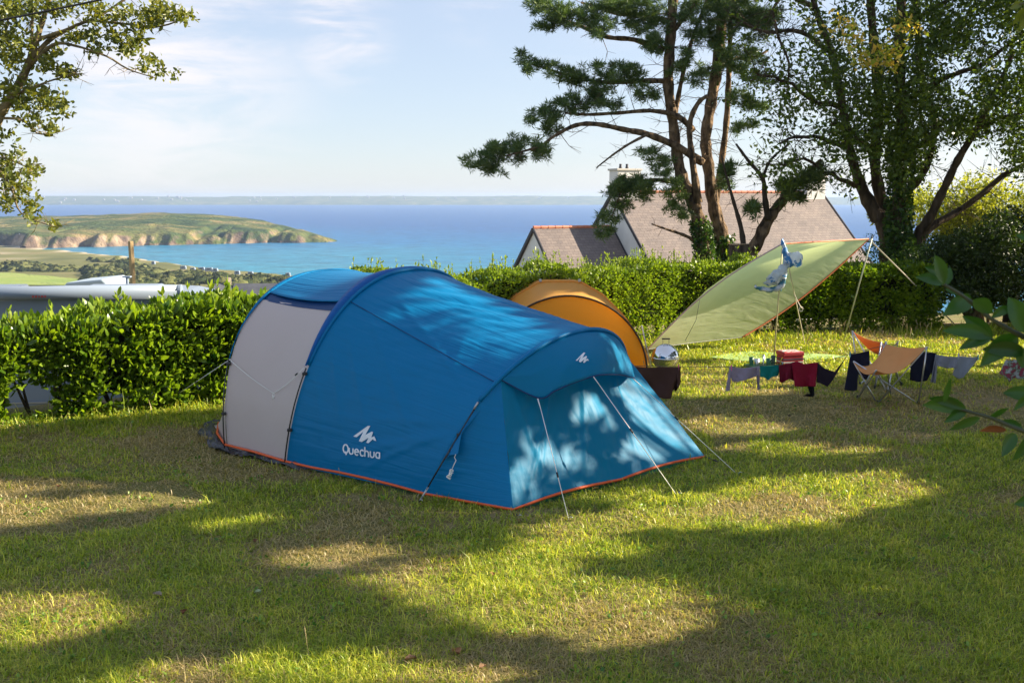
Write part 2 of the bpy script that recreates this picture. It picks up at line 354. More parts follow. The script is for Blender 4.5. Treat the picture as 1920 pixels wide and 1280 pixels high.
tag(grid('headland', np.linspace(-1100, -150, 520), np.concatenate([np.linspace(880, 1080, 130), np.linspace(1085, 1500, 60)]), headz, hm, smooth=True), kind='structure')
rk = MB()   # skerries off the point belong to the headland sheet
# --- far coast
fm = rock_green('far_coast_land', [(.3, (.06, .08, .04)), (.5, (.10, .12, .05)), (.7, (.2, .19, .1))], [(.3, (.2, .17, .12)), (.7, (.4, .34, .26))], 0)
def farz(X, Y):
    h = 52+9*(fbm(X/500, Y*0+1.3, 4, 8)-.5)*2*1.0+6*(fbm(X/60, Y*0, 3, 2)-.5)-np.clip((X-1200)/2500, 0, 1)*8
    u = Y-(6000+(fbm(X/300, Y*0+5, 3, 6)-.5)*160)
    return SEA-3+(h+3)*np.clip(u/260, 0, 1)**.6*np.clip((6900-Y)/300, 0, 1)
tag(grid('far_coast', np.linspace(-5200, 5200, 700), np.array([5850, 5900, 5950, 6000, 6030, 6060, 6100, 6160, 6230, 6320, 6420, 6600, 6900]), farz, fm, True), kind='structure')
# --- meadow behind the hedge, far left
mp_ = [(-60, 513), (20, 513), (80, 517), (150, 524), (165, 532), (-60, 540)]
gx = []
me_m = mat('meadow_green', (.16, .24, .03), .9, (.24, .28, .05), .05)
def drape(px, py):
    r = dirpx(px, py); t = 60.
    while t < 1500:
        p = Vector((0, 0, CH))+r*t
        if p.z < float(terr(p.x, p.y)): break
        t += 2
    return p
V = []; nU = 24; nVv = 6
for j in range(nVv+1):
    for i in range(nU+1):
        u = i/nU; v = j/nVv; px = -80+u*235; top = 512.5+max(0, (px-20))*.09; bot = 536
        p = drape(px, top+(bot-top)*v); V.append((p.x, p.y, float(terr(p.x, p.y))+.35))
Fs = [(j*(nU+1)+i, j*(nU+1)+i+1, (j+1)*(nU+1)+i+1, (j+1)*(nU+1)+i) for j in range(nVv) for i in range(nU)]
tag(npmesh('meadow', V, Fs, me_m), kind='structure')
# --- scrub on the coastal slope: dome lumps, uncountable
def domes(n, xy, rr, hh, seed):
    nu, nv = 10, 5; vs_ = []; fs_ = []
    u = np.linspace(0, 2*math.pi, nu, endpoint=False); v = np.linspace(0, math.pi/2, nv)
    U, Vv = np.meshgrid(u, v); base = np.stack([np.cos(U)*np.cos(Vv), np.sin(U)*np.cos(Vv), np.sin(Vv)], -1).reshape(-1, 3)
    f = []
    for j in range(nv-1):
        for i in range(nu): f.append((j*nu+i, j*nu+(i+1) % nu, (j+1)*nu+(i+1) % nu, (j+1)*nu+i))
    f = np.array(f); k = len(base)
    P = base[None]*np.stack([rr, rr, hh], 1)[:, None, :]*(1+.32*rng.normal(size=(n, k, 1)).clip(-1.5, 1.5))
    P += np.stack([xy[:, 0], xy[:, 1], terr(xy[:, 0], xy[:, 1])-.4], 1)[:, None]
    Fs = (f[None]+(np.arange(n)*k)[:, None, None]).reshape(-1, 4)
    return P.reshape(-1, 3), Fs
n = 60000; Y = rng.uniform(230, 900, n); X = (rng.uniform(-120, 700, n)-960)/F*Y
zz = terr(X, Y); pj = Jn(np.stack([X, Y, zz], 1)); sh = np.interp(X, shx, shy)-Y
den = fbm(X/45, Y/45, 3, 77)
ok = (sh > 45) & (den > .44) & (pj[:, 1] > 478+(pj[:, 0])*.06) & ~((pj[:, 0] < 170) & (pj[:, 1] > 509)) & (rng.random(n) < .32)
ok &= ~((pj[:, 0] > 250) & (sh < 80))
xy = np.stack([X, Y], 1)[ok]; n = len(xy); rr = rng.uniform(1.8, 5.0, n); hh = rr*rng.uniform(.4, .75, n)
V, Fs = domes(n, xy, rr, hh, 1)
sm = mat('scrub_foliage', (.035, .05, .018), .95, (.13, .14, .05), 1.2, bump=1, bscale=2.5, island=True, bdist=.6, spec=.1)
tag(npmesh('scrub', V, Fs, sm, None, True), 'dense dark green scrub covering the slope down to the bay', 'scrub', kind='stuff')
# ============================================================ BLUE TENT
T0 = np.array([-2.386, 10.31]); TA = np.array([.785, -.62]); TA /= np.linalg.norm(TA); TC = np.array([-TA[1], TA[0]])
def W(u, v, z): p = T0+u*TA+v*TC; return np.array([p[0], p[1], z])
def UV(p): d = np.array(p[:2])-T0; return float(d@TA), float(d@TC)
ARCH = dict(A=(-.984, -.059, 1.598, 1.877, 2.373, -.069), B=(.10, -.10, 1.575, 1.953, 2.22, .18), C=(1.993, .013, 1.597, 1.428, 2.118, .464))
def arch(k, t):
    u0, v0, w, h, n, kk = ARCH[k]; t = np.asarray(t, float)
    vv = -np.sign(np.cos(t))*abs(np.cos(t))**(2/n); z = abs(np.sin(t))**(2/n)*h
    u = u0+kk*z; v = v0+w+w*vv
    return np.stack([T0[0]+u*TA[0]+v*TC[0], T0[1]+u*TA[1]+v*TC[1], z+.035], -1)
def t_at(k, px, py):
    t = np.linspace(0, math.pi, 1200); q = Jn(arch(k, t)); return t[np.argmin(((q-np.array([px, py]))**2).sum(1))]
def sheet(name, A, m, parent, uvs=(1, 1), disp=None, solid=0):
    """A (nj,ni,3) grid of world points"""
    A = np.asarray(A); nj, ni, _ = A.shape
    if disp is not None:
        du = np.gradient(A, axis=1); dv = np.gradient(A, axis=0); nn = np.cross(du, dv); nn /= np.linalg.norm(nn, axis=2)[..., None]+1e-9
        A = A+nn*disp[..., None]
    i = np.arange(ni-1)[None]+np.arange(nj-1)[:, None]*ni; i = i.ravel()
    U, Vv = np.meshgrid(np.linspace(0, uvs[0], ni), np.linspace(0, uvs[1], nj))
    o = npmesh(name, A.reshape(-1, 3), np.stack([i, i+1, i+ni+1, i+ni], 1), m, parent, True, np.stack([U, Vv], -1).reshape(-1, 2))
    if solid: s = o.modifiers.new('s', 'SOLIDIFY'); s.thickness = solid; s.offset = 0
    return o
def fabric(name, col, trans, tcol, rough=.45, wr=.35, ms=(1.2, 16, 1), spec=.35, scale2=9.):
    m = mat(name, col, rough, trans=trans, tcol=tcol, spec=spec); t = m.node_tree; N = t.nodes; L = t.links
    tc = N.new('ShaderNodeTexCoord'); mp = N.new('ShaderNodeMapping'); mp.inputs['Scale'].default_value = ms; mp.inputs['Rotation'].default_value = (0, 0, .25); L.new(tc.outputs['UV'], mp.inputs[0])
    n = N.new('ShaderNodeTexNoise'); n.inputs['Scale'].default_value = 1; n.inputs['Detail'].default_value = 3; n.inputs['Distortion'].default_value = .6; L.new(mp.outputs[0], n.inputs[0])
    n2 = N.new('ShaderNodeTexNoise'); n2.inputs['Scale'].default_value = scale2; n2.inputs['Detail'].default_value = 4; n2.inputs['Distortion'].default_value = .8; L.new(tc.outputs['Object'], n2.inputs[0])
    b = N.new('ShaderNodeBump'); b.inputs['Strength'].default_value = wr; b.inputs['Distance'].default_value = .06; L.new(n.outputs[0], b.inputs['Height'])
    b2 = N.new('ShaderNodeBump'); b2.inputs['Strength'].default_value = wr*.5; b2.inputs['Distance'].default_value = .012; L.new(n2.outputs[0], b2.inputs['Height']); L.new(b.outputs[0], b2.inputs['Normal'])
    L.new(b2.outputs[0], N['Principled BSDF'].inputs['Normal'])
    return m
blue = fabric('tent_blue_nylon', (.001, .19, .43), .24, (.004, .42, .80), wr=.30, spec=.2, rough=.45)
blue2 = fabric('tent_end_blue_nylon', (.001, .23, .43), .40, (.004, .56, .88), wr=.28, ms=(6, 1.5, 1), spec=.25, rough=.5)
navy = fabric('tent_band_blue', (.003, .045, .16), .12, (.01, .1, .3))
beige = fabric('tent_beige_nylon', (.66, .56, .54), .24, (.8, .66, .56), wr=.16, ms=(5, 2.5, 1))
orange = mat('orange_piping', (.75, .11, .02), .5)
blackp = mat('black_pole', (.012, .012, .015), .25, spec=.6)
steel = mat('steel', (.6, .6, .6), .3, metal=1)
greyf = mat('grey_ferrule', (.45, .46, .48), .4, metal=.6)
rope = mat('pale_cord', (.85, .84, .80), .8)
darkp = mat('dark_plastic', (.02, .02, .022), .45)
flapm = mat('dark_groundsheet', (.035, .036, .045), .38, (.07, .07, .085), 8, bump=.8, bscale=14, bdist=.05)
whitep = mat('white_print', (.75, .80, .86), .6)
tent = thing('tunnel_tent', (T0[0], T0[1], 0), 'big blue tunnel tent with a beige side panel and orange hem on the grass', 'tent')
def loft(k1, k2, t1, t2, ns, nt, sag=0., out=0., s0=0, s1=1, side=.0):
    s = np.linspace(s0, s1, ns); w = np.linspace(0, 1, nt)
    ta = t1[0]+(t1[1]-t1[0])*w; tb = t2[0]+(t2[1]-t2[0])*w
    a = arch(k1, ta); b = arch(k2, tb)
    P = a[:, None]*(1-s)[None, :, None]+b[:, None]*s[None, :, None]
    bow = (4*s*(1-s))[None, :]; tm = (ta+tb)/2
    P[..., 2] -= sag*bow*np.sin(tm)[:, None]**2
    ins = side*bow*np.cos(tm)[:, None]*np.abs(np.sin(2*tm))[:, None]
    P[..., 0] += ins*TC[0]; P[..., 1] += ins*TC[1]
    if out:
        cen = W(0, 1.45, .5); d = P-cen; ax = np.array([TA[0], TA[1], 0]); d -= (d@ax)[..., None]*ax; d /= np.linalg.norm(d, axis=-1)[..., None]; P = P+d*out
    return P
tA = t_at('A', 503, 565); tB = t_at('B', 662, 590)
# roof between the rear and middle pole, its edge standing proud like an eave
P = loft('A', 'B', (tA+.05, math.pi-tA-.05), (tB+.05, math.pi-tB-.05), 30, 60, .05, .012)
w = np.linspace(0, 1, 60); lip = np.clip(1-w/.05, 0, 1)+np.clip((w-.95)/.05, 0, 1)
P += (np.outer(lip, 4*np.linspace(0, 1, 30)*(1-np.linspace(0, 1, 30)))[..., None])*np.array([-TC[0]*.05, -TC[1]*.05, .0])*np.sign(.5-w)[:, None, None]
sheet('roof_panel', P, blue, tent, (1.1, 3), solid=.004)
for sgn, nm in ((0, 'shaded_roof_band'), (1, 'shaded_roof_band')):
    f = (lambda a, b: (a, b)) if not sgn else (lambda a, b: (math.pi-a, math.pi-b))
    sheet(nm, loft('A', 'B', f(tA-.035, tA+.10), f(tB-.035, tB+.10), 12, 6, .04), navy, tent, (1, .2))  # same blue cloth, darkened so the eave's shade sits in its colour
    wv = (fbm(*np.meshgrid(np.linspace(0, 3, 30), np.linspace(0, 4, 30)), 3, 5)-.45)*.02
    sheet('side_window_panel', loft('A', 'B', f(0, tA-.035), f(0, tB-.035), 30, 30, .0, -.004, side=.05), beige, tent, (1, 1.4), wv)
# rear end wall
tt = np.linspace(0, math.pi, 40); a = arch('A', tt); g = np.array([W(-2.02-.25*math.sin(x), .5+2.15*x/math.pi, .03) for x in tt]); s = np.linspace(0, 1, 14)
Pe = a[:, None]*(1-s)[None, :, None]+g[:, None]*s[None, :, None]; Pe[..., 2] += (np.sin(s*math.pi)*.12)[None]*np.sin(tt)[:, None]
sheet('end_wall', Pe, beige, tent, (1, 3))
# sleeves standing off the poles
def ribbon_arch(name, k, ta, tb, wid0, wid1, out, m):
    t = np.linspace(ta, tb, 40); p = arch(k, t); cen = W(0, 1.45, .5); d = p-cen; ax = np.array([TA[0], TA[1], 0]); d -= (d@ax)[..., None]*ax; d /= np.linalg.norm(d, axis=-1)[..., None]
    wd = np.interp(np.linspace(0, 1, 40), [0, .35, .65, 1], [wid0, wid1, wid1, wid0])
    P = np.stack([p+d*out, p+d*(out+.01)-ax*wd[:, None]*.5, p+d*(out*.6+.004)-ax*wd[:, None]], 1)
    return sheet(name, P, m, tent, (1, 6), solid=.003)
ribbon_arch('pole_sleeve', 'A', t_at('A', 431, 672), math.pi-.5, .02, -.10, .012, blue)
sleeveB = fabric('tent_sleeve_blue', (.004, .16, .5), .5, (.01, .45, .85))
ribbon_arch('pole_sleeve', 'B', t_at('B', 585, 690), math.pi-.5, .03, .20, .03, sleeveB)
def pipe(name, pts, r, m, parent, n=6):
    b = MB(); b.tube([tuple(p) for p in pts], r, n); return b.build(name, m, parent, True)
for k in 'BC':
    ta = t_at(k, *((585, 690) if k == 'B' else (904, 757))); pipe('pole_channel', arch(k, np.linspace(ta, math.pi-.35, 50))+np.array([0, 0, .012]), .022, blue, tent, 8)
# long side and roof between middle and front pole
def BC(ns, nt): return loft('B', 'C', (0, math.pi), (0, math.pi), ns, nt, .035, side=.06)
ns, nt_ = 120, 170; P = BC(ns, nt_)
s = np.linspace(0, 1, ns)[None]; t = np.linspace(0, math.pi, nt_)[:, None]
# tension folds running from the middle pole towards the front one
wr = (fbm(s*2.2+t*1.1, t*17-s*9, 3, 41)-.45)*np.sin(s*math.pi)**.7*(.055*np.exp(-((t-1.75)/.75)**2)+.010)
wr = wr+.012*np.exp(-((t-.10-.9*s)/.03)**2)*np.clip(s-.3, 0, 1)*0+(fbm(s*3, t*5, 3, 4)-.45)*.014*np.sin(s*math.pi)
wr = wr+(fbm(s*7+t*2.5, t*1.3+s, 3, 77)-.45)*.045*np.sin(s*math.pi)*np.exp(-((t-.75)/.55)**2)
for s0_, t0_, s1_, t1_, am, wd in ((1, .42, .55, .04, .016, .016), (1, .40, .35, .05, .014, .02), (1, .46, .15, .25, .012, .022), (.0, .95, .62, .10, .018, .020), (.0, .80, .45, .05, .016, .018), (.02, 1.1, .85, .22, .014, .020), (0, .6, .3, .03, .012, .016), (0, 1.3, 1, .62, .012, .02), (.3, .05, .75, .10, .010, .012), (.1, .10, .5, .06, .008, .012)):
    ls_ = np.clip(((s-s0_)*(s1_-s0_)+(t-t0_)*(t1_-t0_))/((s1_-s0_)**2+(t1_-t0_)**2), 0, 1); dx_ = (s-s0_)-(s1_-s0_)*ls_; dy_ = (t-t0_)-(t1_-t0_)*ls_; wob_ = (fbm(s*5, t*5, 2, 17)-.4)*.04
    wr = wr+am*np.exp(-((np.sqrt(dx_**2+dy_**2)+wob_*.3)/wd)**2)*np.sin(np.pi*np.clip(ls_, .02, .98))**.6*np.sin(s*math.pi)**.5*(1-.85*np.exp(-((s-.42)/.16)**2-((t-.22)/.16)**2))
side = sheet('main_panel', P, blue, tent, (1.4, 4), wr)
ts0 = t_at('B', 671, 580); ts1 = t_at('C', 929, 716); sv = np.linspace(0, 1, 40)
sp_ = np.array([loft('B', 'C', (ts0, ts0), (ts1, ts1), 40, 2, .035, side=.06)[0][i] for i in range(40)])
seam_o = np.array([-TC[0], -TC[1], .6])*.007
pipe('seam', sp_+seam_o, .0045, navy, side)
# --- front end
tS = t_at('C', 943, 716); tSr = math.pi-tS+.05
S = arch('C', [tS])[0]; Sr = arch('C', [tSr])[0]
def Pz(px, py, z): return np.array(G(px, py, z))
FL = Pz(962, 955, .03); Mid = Pz(1160, 900, .04); FR = Pz(1322, 856, .03)
tt = np.linspace(0, tS, 26); a = arch('C', tt); wv_ = (tt/tS); sm_ = FL[None]*(1-wv_)[:, None]+S[None]*wv_[:, None]
s = np.linspace(0, 1, 20); P = a[:, None]*(1-s)[None, :, None]+sm_[:, None]*s[None, :, None]
sheet('corner_panel', P, blue, tent, (.9, 1.2), (fbm(*np.meshgrid(np.linspace(0, 4, 20), np.linspace(0, 2, 26)), 3, 8)-.45)*.02*np.sin(s*math.pi)[None])
CR = arch('C', [math.pi])[0]; tt = np.linspace(tSr, math.pi, 20); a = arch('C', tt); wv_ = (tt-tSr)/(math.pi-tSr); sm_ = Sr[None]*(1-wv_)[:, None]+FR[None]*wv_[:, None]
P = a[:, None]*(1-s)[None, :, None]+sm_[:, None]*s[None, :, None]; sheet('corner_panel', P, blue2, tent, (.9, 1.2))
# end panel: two faces meeting on a seam
nu, nv = 110, 70; U = np.linspace(0, 1, nu); Vv = np.linspace(0, 1, nv)
bot = np.where(U[:, None] < .5, FL+(Mid-FL)*(U*2)[:, None], Mid+(FR-Mid)*(U*2-1)[:, None]); bot[:, 2] += .035*np.abs(np.sin(U*2*math.pi))
topc = np.array([(S+(Sr-S)*x)+np.array([TA[0]*.10*math.sin(math.pi*x), TA[1]*.10*math.sin(math.pi*x), .10*math.sin(math.pi*x)]) for x in U])
P = bot[None]*(1-Vv)[:, None, None]+topc[None]*Vv[:, None, None]
bul = np.abs(np.sin(U*2*math.pi))[None]*np.sin(Vv*math.pi)[:, None]
P -= np.array([TA[0], TA[1], .3])*bul[..., None]*.05
uu, vv2 = np.meshgrid(U, Vv)
wr = (fbm((uu-.5)*(6+10*vv2)+3, vv2*1.6, 3, 51)-.45)*.045*np.sin(vv2*math.pi)+(fbm(uu*14, vv2*9+uu*4, 3, 52)-.45)*.014+.02*np.exp(-((uu-.30+.1*vv2)/.008)**2)*0
for x0, x1, v0, v1 in ((.05, .34, .0, .95), (.12, .30, .0, .9), (.34, .52, .95, .0), (.62, .8, .9, .05), (.2, .05, .9, .1)):
    wr += .016*np.exp(-((uu-(x0+(x1-x0)*vv2))/.010)**2)*np.sin(vv2*math.pi)
endp = sheet('end_panel', P, blue2, tent, (2.4, 1.2), wr)
# hood over the end
lipx = [(1009, 746, .93), (1040, 733, .985), (1069, 720, 1.035), (1113, 705, 1.08), (1140, 702, 1.06), (1166, 703, .98), (1190, 707, .905)]
lipP = smooth_line([S]+[Pz(*q) for q in lipx]+[Sr-np.array([0, 0, .12])], 8); nl = len(lipP)
tt = np.linspace(tS, tSr, nl); a = arch('C', tt); s = np.linspace(0, 1, 16)
P = a[:, None]*(1-s)[None, :, None]+lipP[:, None]*s[None, :, None]
P += (np.sin(s*math.pi)*.05)[None, :, None]*np.array([TA[0], TA[1], .8])*np.sin(np.linspace(0, math.pi, nl))[:, None, None]
hood = sheet('hood', P, blue2, tent, (.5, 2), (fbm(*np.meshgrid(np.linspace(0, 3, 16), np.linspace(0, 9, nl)), 3, 8)-.45)*.02, solid=.004)
pipe('hood_edge', lipP, .008, navy, tent)
# hem piping round the foot
base = [W(-2.02, .57, .05), W(-1.5, .2, .04), arch('A', [0])[0], (arch('A', [0])[0]+arch('B', [0])[0])/2+np.array([0, 0, .01]), arch('B', [0])[0]]
base += [arch('B', [0])[0]*(1-k)+arch('C', [0])[0]*k+np.array([0, 0, .03*math.sin(k*math.pi)]) for k in (.2, .4, .6, .8)]+[arch('C', [0])[0]]
base += [FL]+[p for p in bot[8::8]]+[FR, CR]
base = [np.array(p, float)+(np.array([-TC[0]*.022, -TC[1]*.022, .030]) if 1 <= i_ <= 4 else np.zeros(3)) for i_, p in enumerate(base)]
pipe('orange_hem', base, .014, orange, tent)
# ground sheet flap round the rear corner
V = []; fl = smooth_line([W(-2.1, .75, 0), W(-2.05, .5, 0), W(-1.45, .13, 0), arch('A', [0])[0], W(-.5, -.08, 0), W(.05, -.08, 0), W(.4, -.05, 0)], 14)
nn = len(fl); dT = np.gradient(fl, axis=0); out = np.stack([-dT[:, 1], dT[:, 0], 0*dT[:, 0]], 1); out /= np.linalg.norm(out, axis=1)[:, None]; out *= -1 if (out[30]@np.array([TC[0], TC[1], 0])) > 0 else 1
x = np.linspace(0, 1, nn); ww = .02+.26*fbm(x*13, x*0, 3, 3)**1.3; ww *= np.clip((1-x)/.1, .2, 1)
rows = []
for j, f in enumerate(np.linspace(-.15, 1, 9)):
    p = fl+out*(ww*f)[:, None]; p[:, 2] = np.clip(.030-.03*f, .004, 1)+(fbm(x*22, x*0+f*2.2, 4, 6)-.36)*.24*(f > 0)*(1-.4*f); p[:, 2] = p[:, 2].clip(.008); rows.append(p)
sheet('mud_flap', np.array(rows), flapm, tent, (6, 1), solid=.004)
# poles
def polepart(pts, r=.0075):
    return pipe('pole', pts, r, blackp, tent, 8)
off = np.array([-TC[0], -TC[1], 0])*.03+np.array([TA[0], TA[1], 0])*.0
for k, pt in (('A', (431, 672)), ('B', (582, 690))):
    ta = t_at(k, *pt); t = np.linspace(0, ta, 16); p = arch(k, t)+off; p[:, 2] -= .03*(1-t/ta); pl = polepart(p)
    for f in (5, 14): q = p[f]; b = MB(); b.box(q+off*-.4, (.05, .05, .03)); b.build('clip', darkp, pl, bevel=.006)
ta = t_at('C', 904, 756); Cp = [Pz(786, 941, .01), Pz(797, 925, .04)+off, arch('C', [ta*.5])[0]+off*1.2, arch('C', [ta])[0]+off*.6]
pl = polepart([Cp[0], Cp[0]*.5+Cp[3]*.5+off*.3, Cp[3]])
for a0, a1 in ((.02, .15), (.44, .56), (.93, 1.0)):
    pipe('ferrule', [Cp[0]+(Cp[3]-Cp[0])*a0+off*.3*a0, Cp[0]+(Cp[3]-Cp[0])*a1+off*.3*a0], .0095, greyf, pl, 8)
b = MB(); q = Cp[0]+(Cp[3]-Cp[0])*.66; b.box(q-off*.4, (.05, .03, .05)); b.build('clip', darkp, pl, bevel=.006)
# pegs and guy lines
def peg(p, dirv=(0, 0, 1)):
    b = MB(); p = Vector(p); b.tube([p+Vector((0, 0, -.05)), p+Vector((0, 0, .025)), p+Vector((.012, -.008, .04)), p+Vector((.03, -.01, .035)), p+Vector((.034, -.012, .02))], .004, 6)
    return b.build('tent_peg', steel, tent, True)
def guy(a, b_, tens=.45, m=None, dbl=True):
    a = np.array(a, float); b_ = np.array(b_, float); g = pipe('guy_line', [a, b_], .0038, m or rope, tent, 5)
    q = a+(b_-a)*tens; d = (b_-a)/np.linalg.norm(b_-a); pipe('tensioner', [q, q+d*.05], .009, darkp, g, 6)
    if dbl: sdv = np.cross(d, (0, 0, 1)); pipe('loop', [a+sdv*.012, a+d*.12], .0035, m or rope, g, 4)
    peg(b_); return g
guy(Pz(1009, 747, .93), G(1067, 976), .62)
guy(Pz(1113, 706, 1.08), G(1270, 930), .44)
guy(Pz(1188, 710, .90), G(1385, 891), .40)
hA = arch('A', [t_at('A', 431, 672)])[0]; guy(hA, G(316, 750), .5)
p1 = hA+off; p3 = arch('B', [t_at('B', 583, 690)])[0]+off*2; bv = BVHTree.FromObject
mid_ = np.array(D(513, 737, float((p1[1]+p3[1])/2-.14)))
def sagline(a, b_, c, n=8): return [a+(b_-a)*k/n-np.array([0, 0, c*math.sin(math.pi*k/n)]) for k in range(n+1)]
gl = pipe('guy_line', sagline(p1, mid_, .02)+sagline(mid_, p3, .02)[1:], .0035, rope, tent, 5)
b = MB()
for k in range(5): b.tube([mid_+np.array([.012*math.cos(a_), .012*math.sin(a_), -.02-.012*k+.02*math.sin(a_+k)]) for a_ in np.linspace(0, 5.8, 9)], .004, 5)
b.build('cord_bundle', rope, gl, True)
for s_ in (.72,): q = mid_+(p3-mid_)*s_; pipe('tensioner', [q, q+(p3-mid_)*.07], .008, darkp, gl, 6)
for p in ((972, 972),): peg(G(*p)); pipe('peg_strap', [FL, np.array(G(972, 970, .01))], .006, darkp, tent, 5)
pipe('peg_strap', [FR, np.array(G(1347, 866, .015))], .011, darkp, tent, 5); peg(G(1348, 867)); peg(G(786, 943)); peg(G(540, 878))
# loose tie flap with its cord
dep = bpy.context.evaluated_depsgraph_get()
def raytgt(objs):
    Vs = []; Fc = []
    for o in objs:
        b0 = len(Vs); M = o.parent.matrix_basis; Vs += [M@v.co for v in o.data.vertices]; Fc += [tuple(i+b0 for i in p.vertices) for p in o.data.polygons]
    return BVHTree.FromPolygons(Vs, Fc)
corner = [o for o in tent.children if o.name.startswith('corner_panel') or o.name.startswith('main_panel')]
bvh = raytgt(corner); bvh_hood = raytgt([hood])
def onsurf(px, py, bv, lift=.004):
    d = dirpx(px, py).normalized(); h = bv.ray_cast(Vector((0, 0, CH)), d)
    if h[0] is None: return None
    n = h[1] if h[1].dot(d) < 0 else -h[1]
    return h[0]+n*lift
fp = [onsurf(x, y, bvh, l) for x, y, l in ((900, 770, .02), (868, 812, .05), (866, 850, .10), (848, 852, .07), (838, 862, .02), (853, 830, .01))]
b = MB(); b.add(fp, [tuple(range(6))]); b.build('tie_flap', blue, tent, solid=.004)
q0 = onsurf(862, 851, bvh, .10); q = [onsurf(x, y, bvh, .06) for x, y in ((857, 856), (860, 862), (857, 868), (852, 880))]
gl = pipe('toggle_cord', [q0]+q, .004, rope, tent, 5)
b = MB(); c = q[-1]
for k in range(6): b.tube([np.array(c)+np.array([.016*math.cos(a_)-.006*k, .01*math.sin(a_), -.008-.013*k+.014*math.sin(a_*.9+k)]) for a_ in np.linspace(0, 5.8, 8)], .0055, 5)
b.build('cord_bundle', rope, gl, True)
# --- print on the fly: mountain mark and lettering, laid on the cloth
from mathutils.geometry import tessellate_polygon
def decal(name, polys, bv, par):
    b = MB()
    for pl in polys:
        pts = [onsurf(x, y, bv, .011) for x, y in pl]
        if any(p is None for p in pts): continue
        tri = tessellate_polygon([[Vector((x, y, 0)) for x, y in pl]]); b.add(pts, tri)
    return b.build(name, whitep, par)
mk = [(340, 308), (485, 203), (510, 203), (462, 292), (525, 260), (538, 268), (520, 318), (550, 306), (570, 354), (548, 350), (535, 336), (492, 376), (470, 370), (492, 322), (425, 364), (396, 354), (440, 262), (375, 316)]
decal('mountain_mark', [[(600+x/5.333, 760+y/5.333) for x, y in mk]], bvh, side)
mk2 = [(340, 340), (480, 203), (510, 203), (462, 292), (525, 260), (538, 268), (520, 318), (550, 306), (570, 340), (535, 336), (492, 376), (470, 370), (492, 322), (425, 368), (396, 354), (440, 262), (375, 340)]
decal('mountain_mark', [[(1078+(x-340)*.108, 662+(y-203)*.108) for x, y in mk2]], bvh_hood, hood)
def stroke(pts, w):
    P = np.array(pts, float); out = []
    for i in range(len(P)-1):
        d = P[i+1]-P[i]; d /= np.linalg.norm(d)+1e-9; n = np.array([-d[1], d[0]])*w/2; e = d*w*.25
        out.append([tuple(P[i]-e+n), tuple(P[i+1]+e+n), tuple(P[i+1]+e-n), tuple(P[i]-e-n)])
    return out
def arc(cx, cy, rx_, ry_, a0, a1, n=12): return [(cx+rx_*math.cos(R(a)), cy+ry_*math.sin(R(a))) for a in np.linspace(a0, a1, n)]
# letters in a unit box: x right, y up, x-height 1
LET = dict(Q=[arc(.62, .78, .56, .74, 0, 360, 22), [(.62, .28), (.72, -.22)]], u=[[(0, 1), (0, .42)]+arc(.42, .42, .42, .42, 180, 360, 8)+[(.84, 1)]],
           e=[[(.02, .52), (.86, .52)]+arc(.44, .5, .42, .5, 0, 310, 14)], c=[arc(.46, .5, .44, .5, 50, 310, 12)], h=[[(0, 1.55), (0, 0)], [(0, .55)]+arc(.42, .55, .42, .42, 180, 0, 8)+[(.84, 0)]],
           a=[[(.86, 0), (.86, 1)]+arc(.44, .5, .42, .5, 90, 270, 10)+[(.86, 0)]])
polys = []; xc = 0
for chs in 'Quechua':
    adv = {'Q': 1.42, 'c': 1.08}.get(chs, 1.22)
    for st in LET[chs]:
        pp = []
        for x, y in st:
            X = (xc+x)/8.55; pp.append((644.5+X*71, 848.5+X*9.5-y*10.6+X*1.2))
        polys += stroke(pp, 2.5)
    xc += adv
decal('lettering', polys, bvh, side)
# ============================================================ HEDGES
bark = mat('bark', (.045, .032, .022), .95, (.13, .095, .065), 9, bump=1, bscale=22, bdist=.04, mapscale=(1, 1, .25), spec=.15)
pine_bark = mat('pine_bark', (.05, .036, .026), .95, (.26, .18, .11), 9, bump=1, bscale=11, bdist=.12, mapscale=(1, 1, .45), spec=.15)
twig = mat('twig', (.05, .035, .022), .9)
laurel = mat('laurel_leaf', (.022, .075, .008), .27, (.25, .36, .022), 2.2, trans=.38, tcol=(1.5, 1.5, .5), island=True, thr=(.15, .85), spec=.55)
privet = mat('privet_leaf', (.05, .11, .010), .42, (.27, .36, .03), 1.5, trans=.4, tcol=(1.5, 1.5, .5), island=True, thr=(.15, .85), spec=.4)
privet_dark = mat('dark_hedge_leaf', (.022, .055, .010), .38, (.09, .17, .018), 1.2, trans=.34, tcol=(1.5, 1.5, .5), island=True, thr=(.15, .85), spec=.45)
shoot_m = mat('young_shoot_leaf', (.17, .26, .025), .4, (.30, .38, .045), 3, trans=.45, tcol=(1.3, 1.3, .5), island=True, spec=.4)
